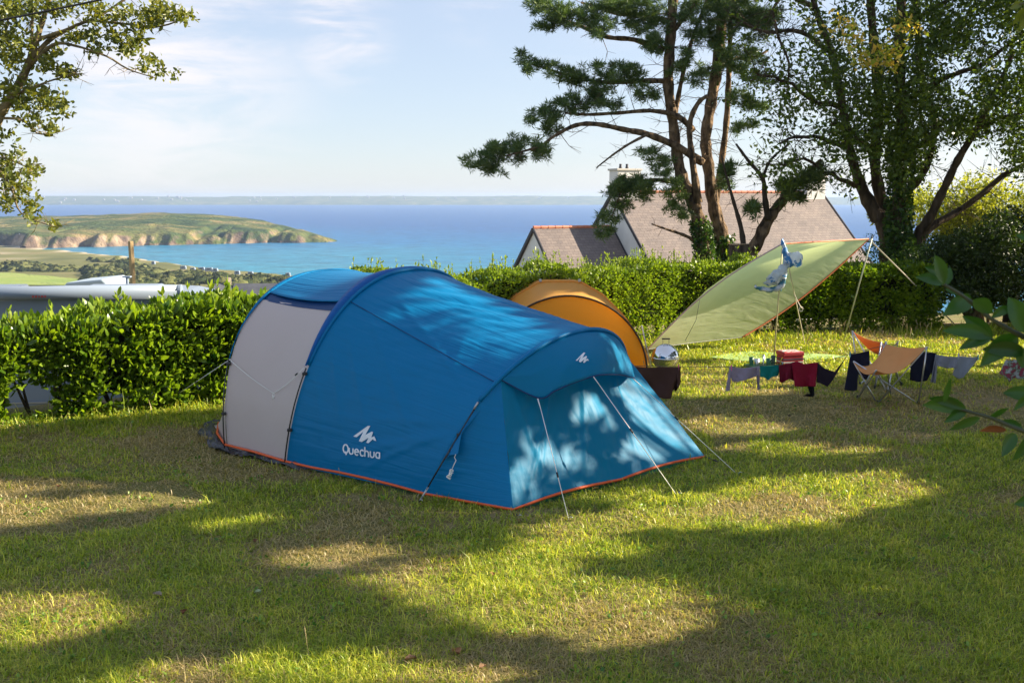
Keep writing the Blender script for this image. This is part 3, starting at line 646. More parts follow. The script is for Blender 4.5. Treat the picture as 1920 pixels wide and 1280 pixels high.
def hedge(name, label, path, hfun, thick, nleaf, size, m, gapf=None, shoots=0, inner=.35, core=0.1, kind=quadleaves):
    pth = np.array(path, float); seg = np.linalg.norm(np.diff(pth, axis=0), axis=1); cum = np.concatenate([[0], np.cumsum(seg)]); Lh = cum[-1]
    root = thing(name, (float(pth[:, 0].mean()), float(pth[:, 1].mean()), 0), label, 'hedge')
    def at(s):
        x = np.interp(s, cum, pth[:, 0]); y = np.interp(s, cum, pth[:, 1]); i = np.clip(np.searchsorted(cum, s)-1, 0, len(seg)-1)
        d = (pth[i+1]-pth[i])/seg[i][:, None]; return x, y, np.stack([-d[:, 1], d[:, 0]], 1)
    def gen(n, top=.3, inn=.25):
        s = rng.random(n)*Lh; x, y, nr = at(s); h = hfun(s)*(1+.10*(fbm(s*1.7, s*0, 3, 3)-.45))
        r = rng.random(n); z = rng.random(n)**.9*h; w = -thick/2+rng.exponential(.07, n)
        w += (fbm(s*2.3, z*2.3, 3, 12)-.45)*.34
        tp = r < top; w = np.where(tp, rng.uniform(-thick/2, thick/2, n), w); z = np.where(tp, h-rng.exponential(.05, n), z)
        bk = r > 1-inn; w = np.where(bk, rng.uniform(-thick/2, thick/2, n), w)
        w = w+np.clip(z-(h-.14), 0, 1)*1.0*np.where(tp, 0, 1)
        z = z+(fbm(s*3.1, w*3, 3, 8)-.45)*.34*np.where(tp, 1, 0)
        P = np.stack([x+nr[:, 0]*w, y+nr[:, 1]*w, np.maximum(z, .02)], 1)
        dr = np.stack([-nr[:, 0], -nr[:, 1], np.full(n, .25)], 1); dr = np.where(tp[:, None], np.array([0, 0, 1.]), dr)
        k = np.ones(n, bool) if gapf is None else ~gapf(P)
        hol = fbm(P[:, 0]*2.6+P[:, 1]*1.7, P[:, 2]*2.9, 4, 55); k &= (hol > .36) | (rng.random(n) < .25) | tp
        return P[k], dr[k]
    P, dr = gen(nleaf); kind('foliage', P, size, m, root, dirs=dr*.9, aspect=.36 if kind is leaves else .5)
    st = MB(); s = np.arange(.15, Lh, .33); x, y, nr = at(s); hh = hfun(s)
    for i in range(len(s)):
        for k in range(3):
            a = rnd.uniform(-.5, .5); p = Vector((x[i], y[i], 0)); q = p+Vector((a*.35, rnd.uniform(-.2, .2), hh[i]*.45)); q2 = q+Vector((a*.5, rnd.uniform(-.3, .3), hh[i]*.42))
            st.tube([p, q, q2], [.022, .014, .006], 5)
    st.build('stem', bark, root, True)
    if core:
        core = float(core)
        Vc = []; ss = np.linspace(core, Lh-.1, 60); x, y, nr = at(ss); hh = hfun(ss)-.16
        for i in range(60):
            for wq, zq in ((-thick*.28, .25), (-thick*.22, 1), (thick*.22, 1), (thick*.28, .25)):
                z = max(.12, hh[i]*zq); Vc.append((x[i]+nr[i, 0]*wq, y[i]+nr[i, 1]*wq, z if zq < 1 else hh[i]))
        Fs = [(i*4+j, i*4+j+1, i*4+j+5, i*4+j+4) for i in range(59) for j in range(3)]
        npmesh('dark_core', Vc, Fs, mat('dark_core_fill', (.012, .018, .006), 1, (.03, .03, .015), 20, spec=.05), root)  # plain dark sheet added inside the hedge, closing gaps between the leaves
    if shoots:
        sb = MB(); lp = []; ld = []; s = rng.random(shoots)*Lh; x, y, nr = at(s); hh = hfun(s)
        for i in range(shoots):
            w = rnd.uniform(-.3, .25); base_ = Vector((x[i]+nr[i, 0]*w, y[i]+nr[i, 1]*w, hh[i]-.08)); Ls = rnd.uniform(.10, .38)
            tip = base_+Vector((rnd.uniform(-.06, .06), rnd.uniform(-.05, .05), Ls)); sb.tube([base_, tip], [.004, .002], 4)
            for k in range(int(5+Ls*22)):
                f = rnd.uniform(.25, 1); lp.append(base_.lerp(tip, f)); ld.append((rnd.uniform(-1, 1), rnd.uniform(-1, 1), .9+f))
        tag(sb.build('young_shoots', twig, root), kind='stuff'); leaves('shoot_leaves', np.array(lp), size*.85, shoot_m, root, dirs=np.array(ld), aspect=.38)
    return root
def gapL(P):
    q = Jn(P); c = np.abs(q[:, 0]-52)/48; d = np.abs(q[:, 1]-762)/42
    g = (c**2+d**2 < 1) & (fbm(q[:, 0]/14, q[:, 1]/14, 3, 1) > .33)
    g2 = (np.abs(q[:, 0]-52) < 60) & (q[:, 1] > 790)
    return g | g2 | ((q[:, 1] > 735) & (fbm(q[:, 0]/30, q[:, 1]/22, 3, 9) > .60))
hedge('laurel_hedge', 'low bright green laurel hedge with big glossy leaves left of the blue tent', [(-9.6, 10.9), (-6.55, 12.35), (-4.2, 13.85), (-3.2, 14.6), (-2.4, 15.3)], lambda s: 1.19+.05*np.sin(s*1.3)+.12*np.clip((s-4)/4, 0, 1), 1.0, 54000, .125, laurel, gapL, 70, core=4.7, kind=leaves)
hedge('privet_hedge', 'dense back hedge with pale untrimmed top behind the orange dome tent', [(-2.5, 15.3), (0.3, 17.7), (3.2, 20.1), (5.2, 20.55)], lambda s: 1.52+.06*np.sin(s*2.1)-.05*s/8+.06*np.sin(s*5), .95, 62000, .055, privet, None, 260)
hedge('clipped_hedge', 'thick square-cut hedge behind the poles of the green tarp', [(5.3, 20.6), (8.0, 21.2), (9.05, 21.4)], lambda s: 1.36+.04*np.sin(s*2.1), 1.0, 34000, .075, laurel, None, 24)
# ============================================================ BUSHES
def bush(name, label, c, r, n, size, m, cat='bush', trunk=True):
    root = thing(name, (c[0], c[1], float(terr(c[0], c[1]))), label, cat)
    nb = 26; cs = blob(c, np.array(r)*.72, nb); P = np.concatenate([blob(q, np.array(r)*rnd.uniform(.28, .42), n//nb) for q in cs]); P[:, 2] = np.maximum(P[:, 2], float(terr(c[0], c[1])))
    quadleaves('foliage', P, size, m, root)
    b = MB(); z0 = float(terr(c[0], c[1]))
    for k in range(7):
        q = Vector(cs[k]); b.tube([(c[0]+rnd.uniform(-.2, .2), c[1], z0-.1), ((c[0]+q.x)/2, (c[1]+q.y)/2, (z0+q.z)/2+.1), q], [.05, .03, .012], 6)
    b.build('stem', bark, root, True); return root
dk = mat('dark_bush_leaf', (.012, .028, .007), .5, (.05, .085, .014), 1.1, trans=.25, tcol=(1.4, 1.4, .5), island=True, thr=(.2, .85), spec=.3)
olive = mat('olive_foliage', (.16, .20, .025), .5, (.42, .46, .06), 1, trans=.45, tcol=(1.3, 1.2, .5), island=True, spec=.3)
bush('evergreen_bush', 'tall dark evergreen bush beside the right end of the clipped hedge', (9.9, 21.4, 1.25), (1.25, 1.0, 1.45), 26000, .075, dk)
bush('evergreen_bush', 'broad dark bush at the right edge behind the laurel twigs', (12.2, 21.2, 1.1), (1.5, 1.1, 1.55), 26000, .075, dk)
bush('evergreen_bush', 'dark rounded bush at the foot of the ivy-covered trunk', (9.2, 23.0, 1.2), (1.3, .8, 1.1), 15000, .07, privet_dark)
bush('evergreen_bush', 'dark bush beyond the last laurel twig at the right edge', (14.9, 22.2, 1.2), (1.6, 1.1, 1.5), 22000, .08, dk)
bush('evergreen_bush', 'narrow dark bush closing the gap between the two broad evergreens', (11.35, 22.4, 1.2), (1.0, .8, 1.6), 14000, .075, dk)
bush('sunlit_tree', 'yellow-green sunlit treetop glowing beyond the dark bushes at right', (13.2, 27.5, 2.2), (2.6, 1.6, 1.6), 22000, .10, olive, 'tree')
bush('sunlit_tree', 'small golden-green treetop seen between the low leaning limbs', (11.2, 29, 2.4), (1.1, .9, .9), 7000, .10, olive, 'tree')
# ============================================================ TREES
def limb(mb, pts, d, dd=0., n=8, wob=.0):
    """pts (px, py, radius_px) with depth running from d to d+dd"""
    P = smooth_line([(*p, d+dd*i/(len(pts)-1)) for i, p in enumerate(pts)], 4)
    W3 = [D(p[0], p[1], p[3]) for p in P]; rr = [max(.004, p[2]/F*p[3]*(1+.12*math.sin(i*2.3+pts[0][0]))) for i, p in enumerate(P)]
    if wob:
        for i in range(1, len(W3)-1): W3[i] = W3[i]+Vector((rnd.gauss(0, wob), rnd.gauss(0, wob*2), rnd.gauss(0, wob)))
    mb.tube(W3, rr, n); return W3
def twigs(mb, w3, n, ln, r=.008, down=0., sub=1):
    ends = []
    for k in range(n):
        i = rnd.randrange(len(w3)//3, len(w3)); p = Vector(w3[i]); d = Vector((rnd.gauss(0, 1), rnd.gauss(0, 1), rnd.gauss(.1-down, .6))).normalized()
        l = ln*rnd.uniform(.4, 1.2); m_ = p+d*l*.5+Vector((rnd.gauss(0, .06), rnd.gauss(0, .06), rnd.gauss(0, .06)))*l; e = m_+(d+Vector((rnd.gauss(0, .4), rnd.gauss(0, .4), rnd.gauss(.1, .4)))).normalized()*l*.5
        mb.tube([p, m_, e], [r, r*.7, r*.35], 5); ends.append(e)
        for q in range(sub):
            d2 = (d+Vector((rnd.gauss(0, .8), rnd.gauss(0, .8), rnd.gauss(0, .8)))).normalized(); e2 = m_+d2*l*.4; mb.tube([m_, e2], [r*.5, r*.25], 4, False); ends.append(e2)
    return ends
def tufts(name, C, nper, size, m, parent):
    """pine tufts: needles radiating from each centre"""
    C = np.asarray(C); P = np.repeat(C, nper, 0); n = len(P); dr = rng.normal(size=(n, 3)); dr[:, 2] = dr[:, 2]*.8+.45
    return quadleaves(name, P+dr*.01, size, m, parent, aspect=.13, dirs=dr, spread=.1)
needle = mat('pine_needles', (.04, .09, .038), .5, (.17, .23, .05), 1.3, trans=.22, tcol=(1.2, 1.3, .6), island=True, thr=(.2, .9), spec=.3)
def ntz(px, py): return 0
ZB = -1.4
pine = thing('pine_tree', tuple(D(1345, 520, 24.5))[:2]+(ZB,), 'tall twin-stemmed maritime pine with long branches reaching left over the sea', 'tree')
dP = 24.5
tr = MB()
A = limb(tr, [(1326, 560, 14.6), (1322, 490, 12.9), (1314, 430, 12.9), (1298, 375, 12.0), (1281, 340, 11.2), (1269, 290, 9.9), (1262, 230, 9.5), (1253, 160, 9.5), (1256, 90, 9.5), (1262, 0, 8.6), (1266, -120, 6.9), (1270, -260, 4.3)], dP, 0, 12)
Bt = limb(tr, [(1372, 560, 16.3), (1364, 490, 13.8), (1350, 430, 12.9), (1337, 380, 11.2), (1328, 310, 10.3), (1323, 260, 9.9), (1332, 200, 9.9), (1344, 130, 10.3), (1352, 60, 9.5), (1356, 0, 8.6), (1362, -150, 6.9), (1368, -280, 4.3)], dP+.5, 0, 12)
limb(tr, [(1340, 395, 6.9), (1352, 310, 6.0), (1362, 230, 5.6), (1366, 150, 5.2), (1369, 60, 4.3), (1371, -100, 3.4)], dP+.8, 0, 8)
limb(tr, [(1310, 380, 7.7), (1298, 300, 6.0), (1293, 235, 5.2), (1308, 195, 4.3), (1326, 180, 3.4)], dP-.2, 0, 8)
tr.build('trunk', pine_bark, pine, True)
br = MB()
LB = [limb(br, [(1318, 305, 8), (1270, 275, 7), (1215, 252, 6), (1170, 243, 5), (1120, 233, 4.5), (1080, 235, 4), (1040, 255, 3), (1010, 275, 2.5), (950, 292, 1.5)], dP, -1.6, 7),
      limb(br, [(1300, 245, 6), (1270, 218, 5), (1220, 208, 4), (1160, 212, 3.5), (1100, 215, 3), (1060, 212, 2)], dP, -1, 6),
      limb(br, [(1258, 152, 5), (1200, 152, 4.5), (1140, 155, 3.5), (1080, 145, 3), (1000, 122, 1.5)], dP, -.6, 6),
      limb(br, [(1245, 95, 6), (1190, 75, 4.5), (1140, 70, 4), (1090, 50, 3.5), (1060, 40, 3), (1020, 20, 1.5)], dP, .7, 6),
      limb(br, [(1255, 40, 5), (1200, 30, 4), (1150, 25, 3), (1090, 5, 2)], dP, 1, 6),
      limb(br, [(1262, 250, 4.5), (1272, 180, 4.2), (1290, 100, 3.5), (1310, 40, 3), (1325, 0, 3), (1330, -60, 2)], dP, .5, 6),
      limb(br, [(1283, 345, 5), (1240, 338, 4), (1200, 340, 3), (1170, 350, 2.2), (1148, 405, 1.2)], dP, -.8, 6),
      limb(br, [(1345, 130, 5), (1380, 110, 4), (1410, 110, 3), (1440, 95, 2)], dP+.5, .3, 6),
      limb(br, [(1215, 252, 3), (1180, 270, 2.5), (1150, 290, 2), (1118, 315, 1.2)], dP-.9, 0, 5),
      limb(br, [(1312, 455, 4), (1280, 440, 3), (1250, 430, 2.2), (1222, 420, 1.4)], dP, -.5, 5),
      limb(br, [(1262, 60, 5), (1300, 10, 4), (1340, -40, 3)], dP, -.5, 5), limb(br, [(1262, 0, 5), (1200, -60, 4), (1120, -90, 3), (1040, -70, 2)], dP, -.5, 5)]
for w3 in LB[:6]: twigs(br, w3, 16, .7, .010, sub=2)
twigs(br, LB[8], 14, .35, .006, .3); twigs(br, LB[9], 7, .35, .006); twigs(br, A[8:40], 60, 1.0, .010, sub=3); twigs(br, Bt[8:40], 60, 1.0, .010, sub=3)
br.build('branch', pine_bark, pine, True)
NC = [(905, 300, 32, 15), (942, 290, 34, 20), (985, 275, 34, 20), (925, 318, 22, 9), (1012, 288, 16, 12), (1022, 225, 30, 17), (1050, 205, 30, 14), (1035, 245, 18, 10), (1082, 195, 24, 13), (1110, 188, 24, 17), (1130, 175, 20, 12), (1152, 195, 15, 9), (978, 105, 10, 8), (1000, 122, 18, 12), (1030, 130, 20, 11), (1060, 142, 20, 11), (1090, 147, 30, 13), (1130, 150, 30, 12), (1170, 135, 28, 13), (1192, 150, 22, 14), (1212, 176, 25, 13), (1120, 130, 14, 6), (1010, 10, 20, 13), (1040, 25, 38, 18), (1030, 48, 20, 9), (1082, 30, 38, 20), (1120, 50, 32, 16), (1152, 20, 38, 18), (1200, 30, 36, 26), (1220, 60, 32, 22), (1182, 5, 50, 14), (1232, 88, 22, 13), (1216, 290, 16, 12), (1236, 312, 22, 16), (1256, 338, 22, 16), (1150, 345, 24, 11), (1182, 355, 24, 13), (1160, 385, 20, 12), (1150, 410, 20, 11), (1134, 436, 16, 11), (1262, 372, 22, 18), (1284, 400, 18, 11), (1196, 335, 11, 7), (1330, 130, 20, 13), (1396, 115, 36, 18), (1380, 98, 26, 13), (1360, 345, 18, 10), (1275, 20, 30, 20), (1330, 20, 40, 25), (1400, 20, 40, 25), (1300, 60, 20, 15), (1172, 352, 22, 12), (1152, 358, 16, 12), (1200, 345, 18, 12), (1215, 362, 18, 14), (1290, 110, 22, 14), (1400, 60, 40, 22), (1370, 20, 40, 20), (1420, 150, 26, 14), (1385, 180, 26, 14), (1300, 150, 18, 10), (1440, 30, 30, 18), (1350, 60, 22, 16), (1395, 240, 22, 12), (1420, 200, 22, 11), (1330, 75, 22, 12), (1265, 130, 16, 10)]
Cc = []
for px, py, a_, b_ in NC:
    a_ *= 1.08; b_ *= 1.15; k = int(a_*b_/42)+2
    for _ in range(k):
        an = rnd.uniform(0, 6.283); r_ = rnd.random()**.5; dd = rnd.gauss(0, .35)
        frac = max(0, min(1, (1320-px)/380)); 
        for _q in range(4): Cc.append(D(px+a_*r_*math.cos(an)+rnd.gauss(0, 4.5), py+b_*r_*math.sin(an)+rnd.gauss(0, 3), dP-1.3*frac+dd+rnd.gauss(0, .06)))
tufts('needles', np.array(Cc), 32, .115, needle, pine)
ivy = mat('ivy_leaf', (.02, .06, .012), .4, (.09, .17, .02), 2, trans=.25, tcol=(1.4, 1.4, .5), island=True, spec=.5)
def ivyon(w3, i0, i1, rad, n, size, parent):
    P = []
    for _ in range(n):
        i = rnd.randrange(i0, i1); p = Vector(w3[i]).lerp(Vector(w3[i+1]), rnd.random()); a_ = rnd.uniform(0, 6.283); r_ = rad*rnd.uniform(.85, 1.25); P.append((p.x+r_*math.cos(a_), p.y+r_*math.sin(a_), p.z+rnd.gauss(0, .05)))
    quadleaves('ivy', np.array(P), size, ivy, parent, aspect=.8)
ivyon(A, 0, 9, .22, 2600, .07, pine); ivyon(Bt, 0, 7, .23, 2400, .07, pine)
# leaning pine to the right of it
lp = thing('leaning_pine', tuple(D(1398, 540, 23.5))[:2]+(ZB,), 'small leaning pine with bare crooked stems between the tall pine and the tarp', 'tree')
tr = MB(); a1 = limb(tr, [(1392, 560, 15), (1402, 490, 13), (1420, 455, 12), (1442, 410, 11), (1464, 380, 9), (1482, 355, 8), (1512, 328, 6), (1540, 300, 4)], 23.5, .3, 9); tr.build('trunk', pine_bark, lp, True)
br = MB(); a2 = limb(br, [(1440, 412, 6), (1434, 370, 5), (1430, 335, 4), (1402, 300, 3), (1380, 270, 2)], 23.5, 0, 6); a3 = limb(br, [(1396, 480, 6), (1390, 430, 4.5), (1376, 380, 3.2), (1362, 330, 2), (1352, 290, 1)], 23.2, 0, 6); a4 = limb(br, [(1430, 335, 3), (1445, 300, 2.5), (1480, 270, 2)], 23.5, .3, 5)
e = twigs(br, a2, 12, .5, .007, sub=2)+twigs(br, a3, 16, .5, .007, sub=2)+twigs(br, a1, 18, .6, .008, sub=2); br.build('branch', twig, lp, True)
Cc = [D(px+rnd.gauss(0, a_*.5), py+rnd.gauss(0, b_*.5), 23.5+rnd.gauss(0, .2)) for px, py, a_, b_ in ((1412, 392, 18, 11), (1500, 345, 30, 14), (1470, 350, 15, 9), (1530, 330, 25, 14), (1365, 320, 20, 12), (1490, 370, 25, 10)) for _ in range(22)]
tufts('needles', np.array(Cc), 40, .16, needle, lp)
st = thing('tree_stump', tuple(D(1390, 500, 23.0))[:2]+(ZB,), 'sawn-off stump showing pale cut wood beside the pine trunks', 'stump')
b = MB(); p0 = D(1386, 540, 23.0); b.tube([p0, D(1386, 500, 23.), D(1385, 458, 23.)], [.26, .24, .23], 14); b.build('stump_bark', bark, st, True)
b = MB(); c_ = D(1385, 457.5, 23.); b.lathe([(.0, .004), (.21, .004), (.215, -.01)], c_, 16); b.build('cut_face', mat('cut_wood', (.35, .22, .1), .8, (.5, .34, .18), 20), st)
# big broadleaf tree on the right
dT = 23.5
bt = thing('broadleaf_tree', tuple(D(1690, 540, dT))[:2]+(ZB,), 'huge dark many-stemmed tree with an ivy-covered trunk filling the upper right', 'tree')
tr = MB()
T1 = limb(tr, [(1675, 520, 23.1), (1662, 430, 16.3), (1640, 398, 13.6), (1615, 350, 10.2), (1596, 290, 8.2), (1580, 200, 7.5), (1560, 100, 6.8), (1530, 20, 5.4), (1510, -80, 4.1)], dT, .5, 12)
T2 = limb(tr, [(1672, 470, 17.7), (1655, 390, 11.6), (1640, 300, 9.5), (1648, 200, 8.8), (1640, 100, 8.2), (1632, 0, 6.8), (1625, -150, 4.8)], dT+.3, .6, 12)
T3 = limb(tr, [(1692, 540, 19.0), (1688, 470, 13.6), (1685, 400, 12.2), (1690, 300, 10.9), (1690, 200, 10.2), (1686, 100, 9.5), (1690, 0, 8.2), (1690, -150, 6.1)], dT-.4, 0, 12)
T4 = limb(tr, [(1705, 500, 16.3), (1722, 440, 10.2), (1742, 410, 8.8), (1772, 350, 7.5), (1796, 300, 6.8), (1832, 240, 5.4), (1862, 180, 4.1), (1900, 100, 3.4)], dT, -.8, 10)
T5 = limb(tr, [(1712, 480, 10.9), (1740, 430, 8.2), (1790, 400, 6.1), (1840, 365, 5.4), (1880, 330, 4.8), (1935, 300, 3.4), (1990, 260, 2.7)], dT+.3, 1, 9)
T6 = limb(tr, [(1700, 360, 8.2), (1736, 315, 6.8), (1752, 230, 6.1), (1728, 150, 6.1), (1716, 0, 5.4), (1712, -120, 4.1)], dT, .4, 9)
tr.build('trunk', bark, bt, True)
br = MB(); bl = []
for pts, dd in (([(1598, 290, 6), (1550, 260, 4), (1500, 255, 3), (1460, 270, 2)], -.5), ([(1580, 200, 6), (1530, 190, 4), (1470, 150, 3), (1420, 140, 2)], -.6), ([(1562, 100, 5), (1500, 60, 4), (1440, 60, 3), (1390, 40, 2)], -.4),
                ([(1612, 350, 5), (1560, 330, 3.5), (1510, 300, 2.5), (1470, 310, 1.5)], -.6), ([(1640, 300, 5), (1600, 250, 4), (1560, 230, 3)], -1), ([(1690, 200, 6), (1760, 150, 5), (1840, 120, 4), (1920, 60, 3)], -.8),
                ([(1690, 300, 5), (1740, 260, 4), (1790, 220, 3), (1860, 250, 2)], .6), ([(1530, 20, 5), (1460, -20, 4), (1390, -30, 3)], .2), ([(1832, 240, 5), (1880, 220, 4), (1930, 210, 3)], -.5), ([(1690, 60, 6), (1780, 0, 4), (1880, -20, 3)], .5), ([(1510, -40, 4), (1450, 20, 3), (1480, 120, 2), (1470, 200, 1.5)], -.8)):
    bl.append(limb(br, pts, dT, dd, 6, .02))
ends = []
for w3 in bl+[T1, T4, T5, T6, T2]: ends += twigs(br, w3, 26, 1.0, .010, sub=3)
br.build('branch', bark, bt, True)
leafD = mat('dark_tree_leaf', (.026, .058, .013), .42, (.14, .20, .026), .9, trans=.42, tcol=(1.5, 1.5, .5), island=True, thr=(.15, .9), spec=.35)
def foliage_px(n, x0, x1, y0, y1, densf, d0, d1, cl, nper, size, m, parent, seed=1):
    px = rng.uniform(x0, x1, n); py = rng.uniform(y0, y1, n); dv = densf(px, py); k = rng.random(n) < dv; px, py = px[k], py[k]
    C = np.array([D(a, b, rnd.uniform(d0, d1)) for a, b in zip(px, py)]); P = np.repeat(C, nper, 0)+rng.normal(size=(len(C)*nper, 3))*cl
    return quadleaves('foliage', P, size, m, parent, aspect=.5, up=-.1)
def densR(x, y):
    core_ = 1/(1+np.exp(-(x-1535)/28)); core2 = np.clip((x-1330)/170, 0, 1)*.30*(y < 360)
    lowb = np.interp(x, [1300, 1440, 1560, 1610, 1720, 1760, 1800, 1860, 1920, 2000], [200, 380, 345, 340, 365, 270, 235, 300, 330, 400])+ (fbm(x/40, y*0, 3, 6)-.45)*90
    d = np.maximum(core_, core2)*np.clip((lowb-y)/18, 0, 1)
    hole = fbm(x/62, y/62, 4, 33); return d*np.clip((hole-.30)*7, .03, 1)
foliage_px(9500, 1320, 2080, -170, 420, densR, dT-1.9, dT+1.2, .15, 15, .105, leafD, bt)
yl = mat('yellowing_leaf', (.32, .42, .03), .5, (.7, .5, .10), 2, trans=.45, tcol=(1.2, 1.1, .5), island=True)
Cc = [D(px+rnd.gauss(0, 16), py+rnd.gauss(0, 9), dT-2.3) for px, py in ((1620, 105), (1665, 95), (1660, 118), (1575, 45), (1600, 70), (1695, 52)) for _ in range(22)]
P = np.repeat(np.array(Cc), 4, 0); P = P+rng.normal(size=P.shape)*.07; quadleaves('yellowing_foliage', P, .12, yl, bt, aspect=.5)
ivyon(T3, 3, 14, .24, 3800, .08, bt)
# left tree reaching in from outside the frame
dL = 11.
lt = thing('holm_oak', (-7.9, 10.6, 0), 'light-leaved oak whose branches hang into the upper left corner', 'tree')
lbk = mat('pale_bark', (.10, .08, .045), .9, (.24, .19, .1), 6, bump=.6, bscale=30, spec=.15)
tr = MB(); tr.tube(smooth_line([(-7.9, 10.6, -.1), (-7.6, 10.7, 1.2), (-7.2, 10.8, 2.2), tuple(D(-60, 300, dL)), tuple(D(0, 214, dL))], 4), list(np.linspace(.17, .055, 17)), 9)
t1 = limb(tr, [(0, 214, 9), (30, 168, 8), (50, 130, 7), (62, 95, 6), (75, 55, 5), (92, 0, 4), (110, -70, 3)], dL, 0, 8); tr.build('trunk', lbk, lt, True)
br = MB(); bl = [limb(br, p, dL, dd, 6) for p, dd in (([(55, 118, 5), (90, 78, 4), (140, 50, 3), (190, 28, 2.5), (240, -5, 2)], .3), ([(58, 122, 4), (100, 84, 3.2), (140, 86, 2.5), (200, 106, 2), (240, 130, 1.5), (290, 146, 1)], -.4), ([(70, 75, 4), (120, 58, 3), (170, 40, 2.5), (240, 46, 2), (300, 50, 1.5), (358, 30, 1)], .2), ([(62, 95, 3), (60, 50, 2.5), (62, 10, 2)], .2), ([(20, 180, 3), (60, 165, 2), (100, 150, 1.5), (140, 140, 1)], -.3), ([(-5, 222, 3), (40, 225, 2), (70, 250, 1.5), (100, 250, 1)], 0), ([(-60, 290, 4), (-20, 300, 3), (20, 350, 2), (40, 400, 1.5), (100, 425, .8)], -.5), ([(-60, 200, 4), (-20, 120, 3), (10, 60, 2.5), (20, 0, 2)], .4), ([(-40, 290, 3), (20, 300, 2), (60, 320, 1)], 0))]
for w3 in bl: twigs(br, w3, 14, .24, .004, sub=2)
br.build('branch', lbk, lt, True)
oak = mat('oak_leaf', (.05, .085, .015), .4, (.22, .24, .035), 2, trans=.42, tcol=(1.4, 1.2, .45), island=True, thr=(.1, .9), spec=.4)
OC = [(20, 20, 45, 25, 60), (70, 10, 60, 25, 60), (120, 15, 50, 20, 40), (20, 80, 35, 30, 50), (15, 110, 30, 25, 40), (60, 75, 20, 12, 10), (180, 20, 40, 14, 20), (210, 35, 30, 14, 24), (262, 22, 30, 16, 34), (300, 25, 26, 15, 36), (340, 30, 22, 9, 26), (275, 45, 26, 10, 20), (225, 70, 30, 14, 24), (165, 65, 22, 14, 22), (135, 72, 14, 12, 14), (180, 90, 20, 10, 14), (240, 95, 22, 12, 24), (262, 72, 10, 8, 10), (275, 118, 18, 12, 16), (300, 138, 18, 6, 12), (100, 100, 20, 9, 16), (85, 122, 20, 14, 24), (125, 135, 16, 12, 26), (30, 165, 40, 16, 40), (75, 178, 30, 14, 30), (100, 190, 22, 14, 26), (115, 205, 16, 10, 18), (60, 225, 22, 12, 24), (95, 242, 14, 8, 14), (20, 195, 30, 15, 30), (10, 255, 12, 8, 8), (15, 300, 16, 18, 24), (20, 340, 22, 22, 30), (60, 320, 16, 14, 22), (40, 360, 18, 12, 18), (58, 385, 14, 14, 18), (15, 380, 18, 15, 18), (103, 424, 8, 6, 7), (60, 410, 10, 6, 6), (-30, 350, 40, 40, 60), (-40, 200, 40, 60, 60), (-30, 60, 40, 60, 60), (40, 280, 8, 5, 4)]
Cc = [D(px+rnd.gauss(0, a_*.55), py+rnd.gauss(0, b_*.55), dL+rnd.gauss(0, .25)) for px, py, a_, b_, n in OC for _ in range(int(n*1.15))]
P = np.repeat(np.array(Cc), 6, 0); P = P+rng.normal(size=P.shape)*.028; leaves('foliage', P, .052, oak, lt, aspect=.5, up=.4)
# ============================================================ HOUSE
rf = np.array([math.cos(R(25)), math.sin(R(25))]); bk = np.array([-rf[1], rf[0]]); H0 = np.array([.96, 45.])
def HW(a, b_, z): p = H0+rf*a+bk*b_; return (p[0], p[1], z)
render = mat('white_render', (.72, .72, .70), .9, (.60, .60, .58), 1.2, bump=.2, bscale=30)
def slate_material():
    m = bpy.data.materials.new('slate_roof'); m.use_nodes = True; t = m.node_tree; N = t.nodes; L = t.links; bs = N['Principled BSDF']; bs.inputs['Roughness'].default_value = .75
    tc = N.new('ShaderNodeTexCoord'); br_ = N.new('ShaderNodeTexBrick'); br_.offset = .5
    br_.inputs['Scale'].default_value = 1; br_.inputs['Brick Width'].default_value = .28; br_.inputs['Row Height'].default_value = .17; br_.inputs['Mortar Size'].default_value = .010; br_.inputs['Mortar Smooth'].default_value = .3; br_.inputs['Bias'].default_value = 0
    br_.inputs['Color1'].default_value = (.150, .125, .12, 1); br_.inputs['Color2'].default_value = (.20, .165, .15, 1); br_.inputs['Mortar'].default_value = (.095, .075, .07, 1)
    L.new(tc.outputs['UV'], br_.inputs[0]); n = N.new('ShaderNodeTexNoise'); n.inputs['Scale'].default_value = .9; n.inputs['Detail'].default_value = 6; L.new(tc.outputs['UV'], n.inputs[0])
    x = N.new('ShaderNodeMixRGB'); x.blend_type = 'MULTIPLY'; x.inputs[0].default_value = .6; r = N.new('ShaderNodeValToRGB'); r.color_ramp.elements[0].position = .3; r.color_ramp.elements[0].color = (.7, .7, .72, 1); r.color_ramp.elements[1].position = .7; r.color_ramp.elements[1].color = (1.15, 1.1, 1.05, 1)
    L.new(n.outputs[0], r.inputs[0]); L.new(br_.outputs[0], x.inputs[1]); L.new(r.outputs[0], x.inputs[2]); L.new(x.outputs[0], bs.inputs['Base Color'])
    b = N.new('ShaderNodeBump'); b.inputs['Strength'].default_value = .6; b.inputs['Distance'].default_value = .015; b.invert = True; L.new(br_.outputs[1], b.inputs['Height']); L.new(b.outputs[0], bs.inputs['Normal'])
    return m
slate = slate_material(); terra = mat('terracotta_ridge', (.42, .13, .07), .8, (.55, .22, .13), 3); verge_m = mat('dark_verge_board', (.03, .03, .04), .6)
house = thing('white_house', HW(6, 0, -3.6), 'white rendered house with slate roofs and red ridge tiles behind the pines', 'house')
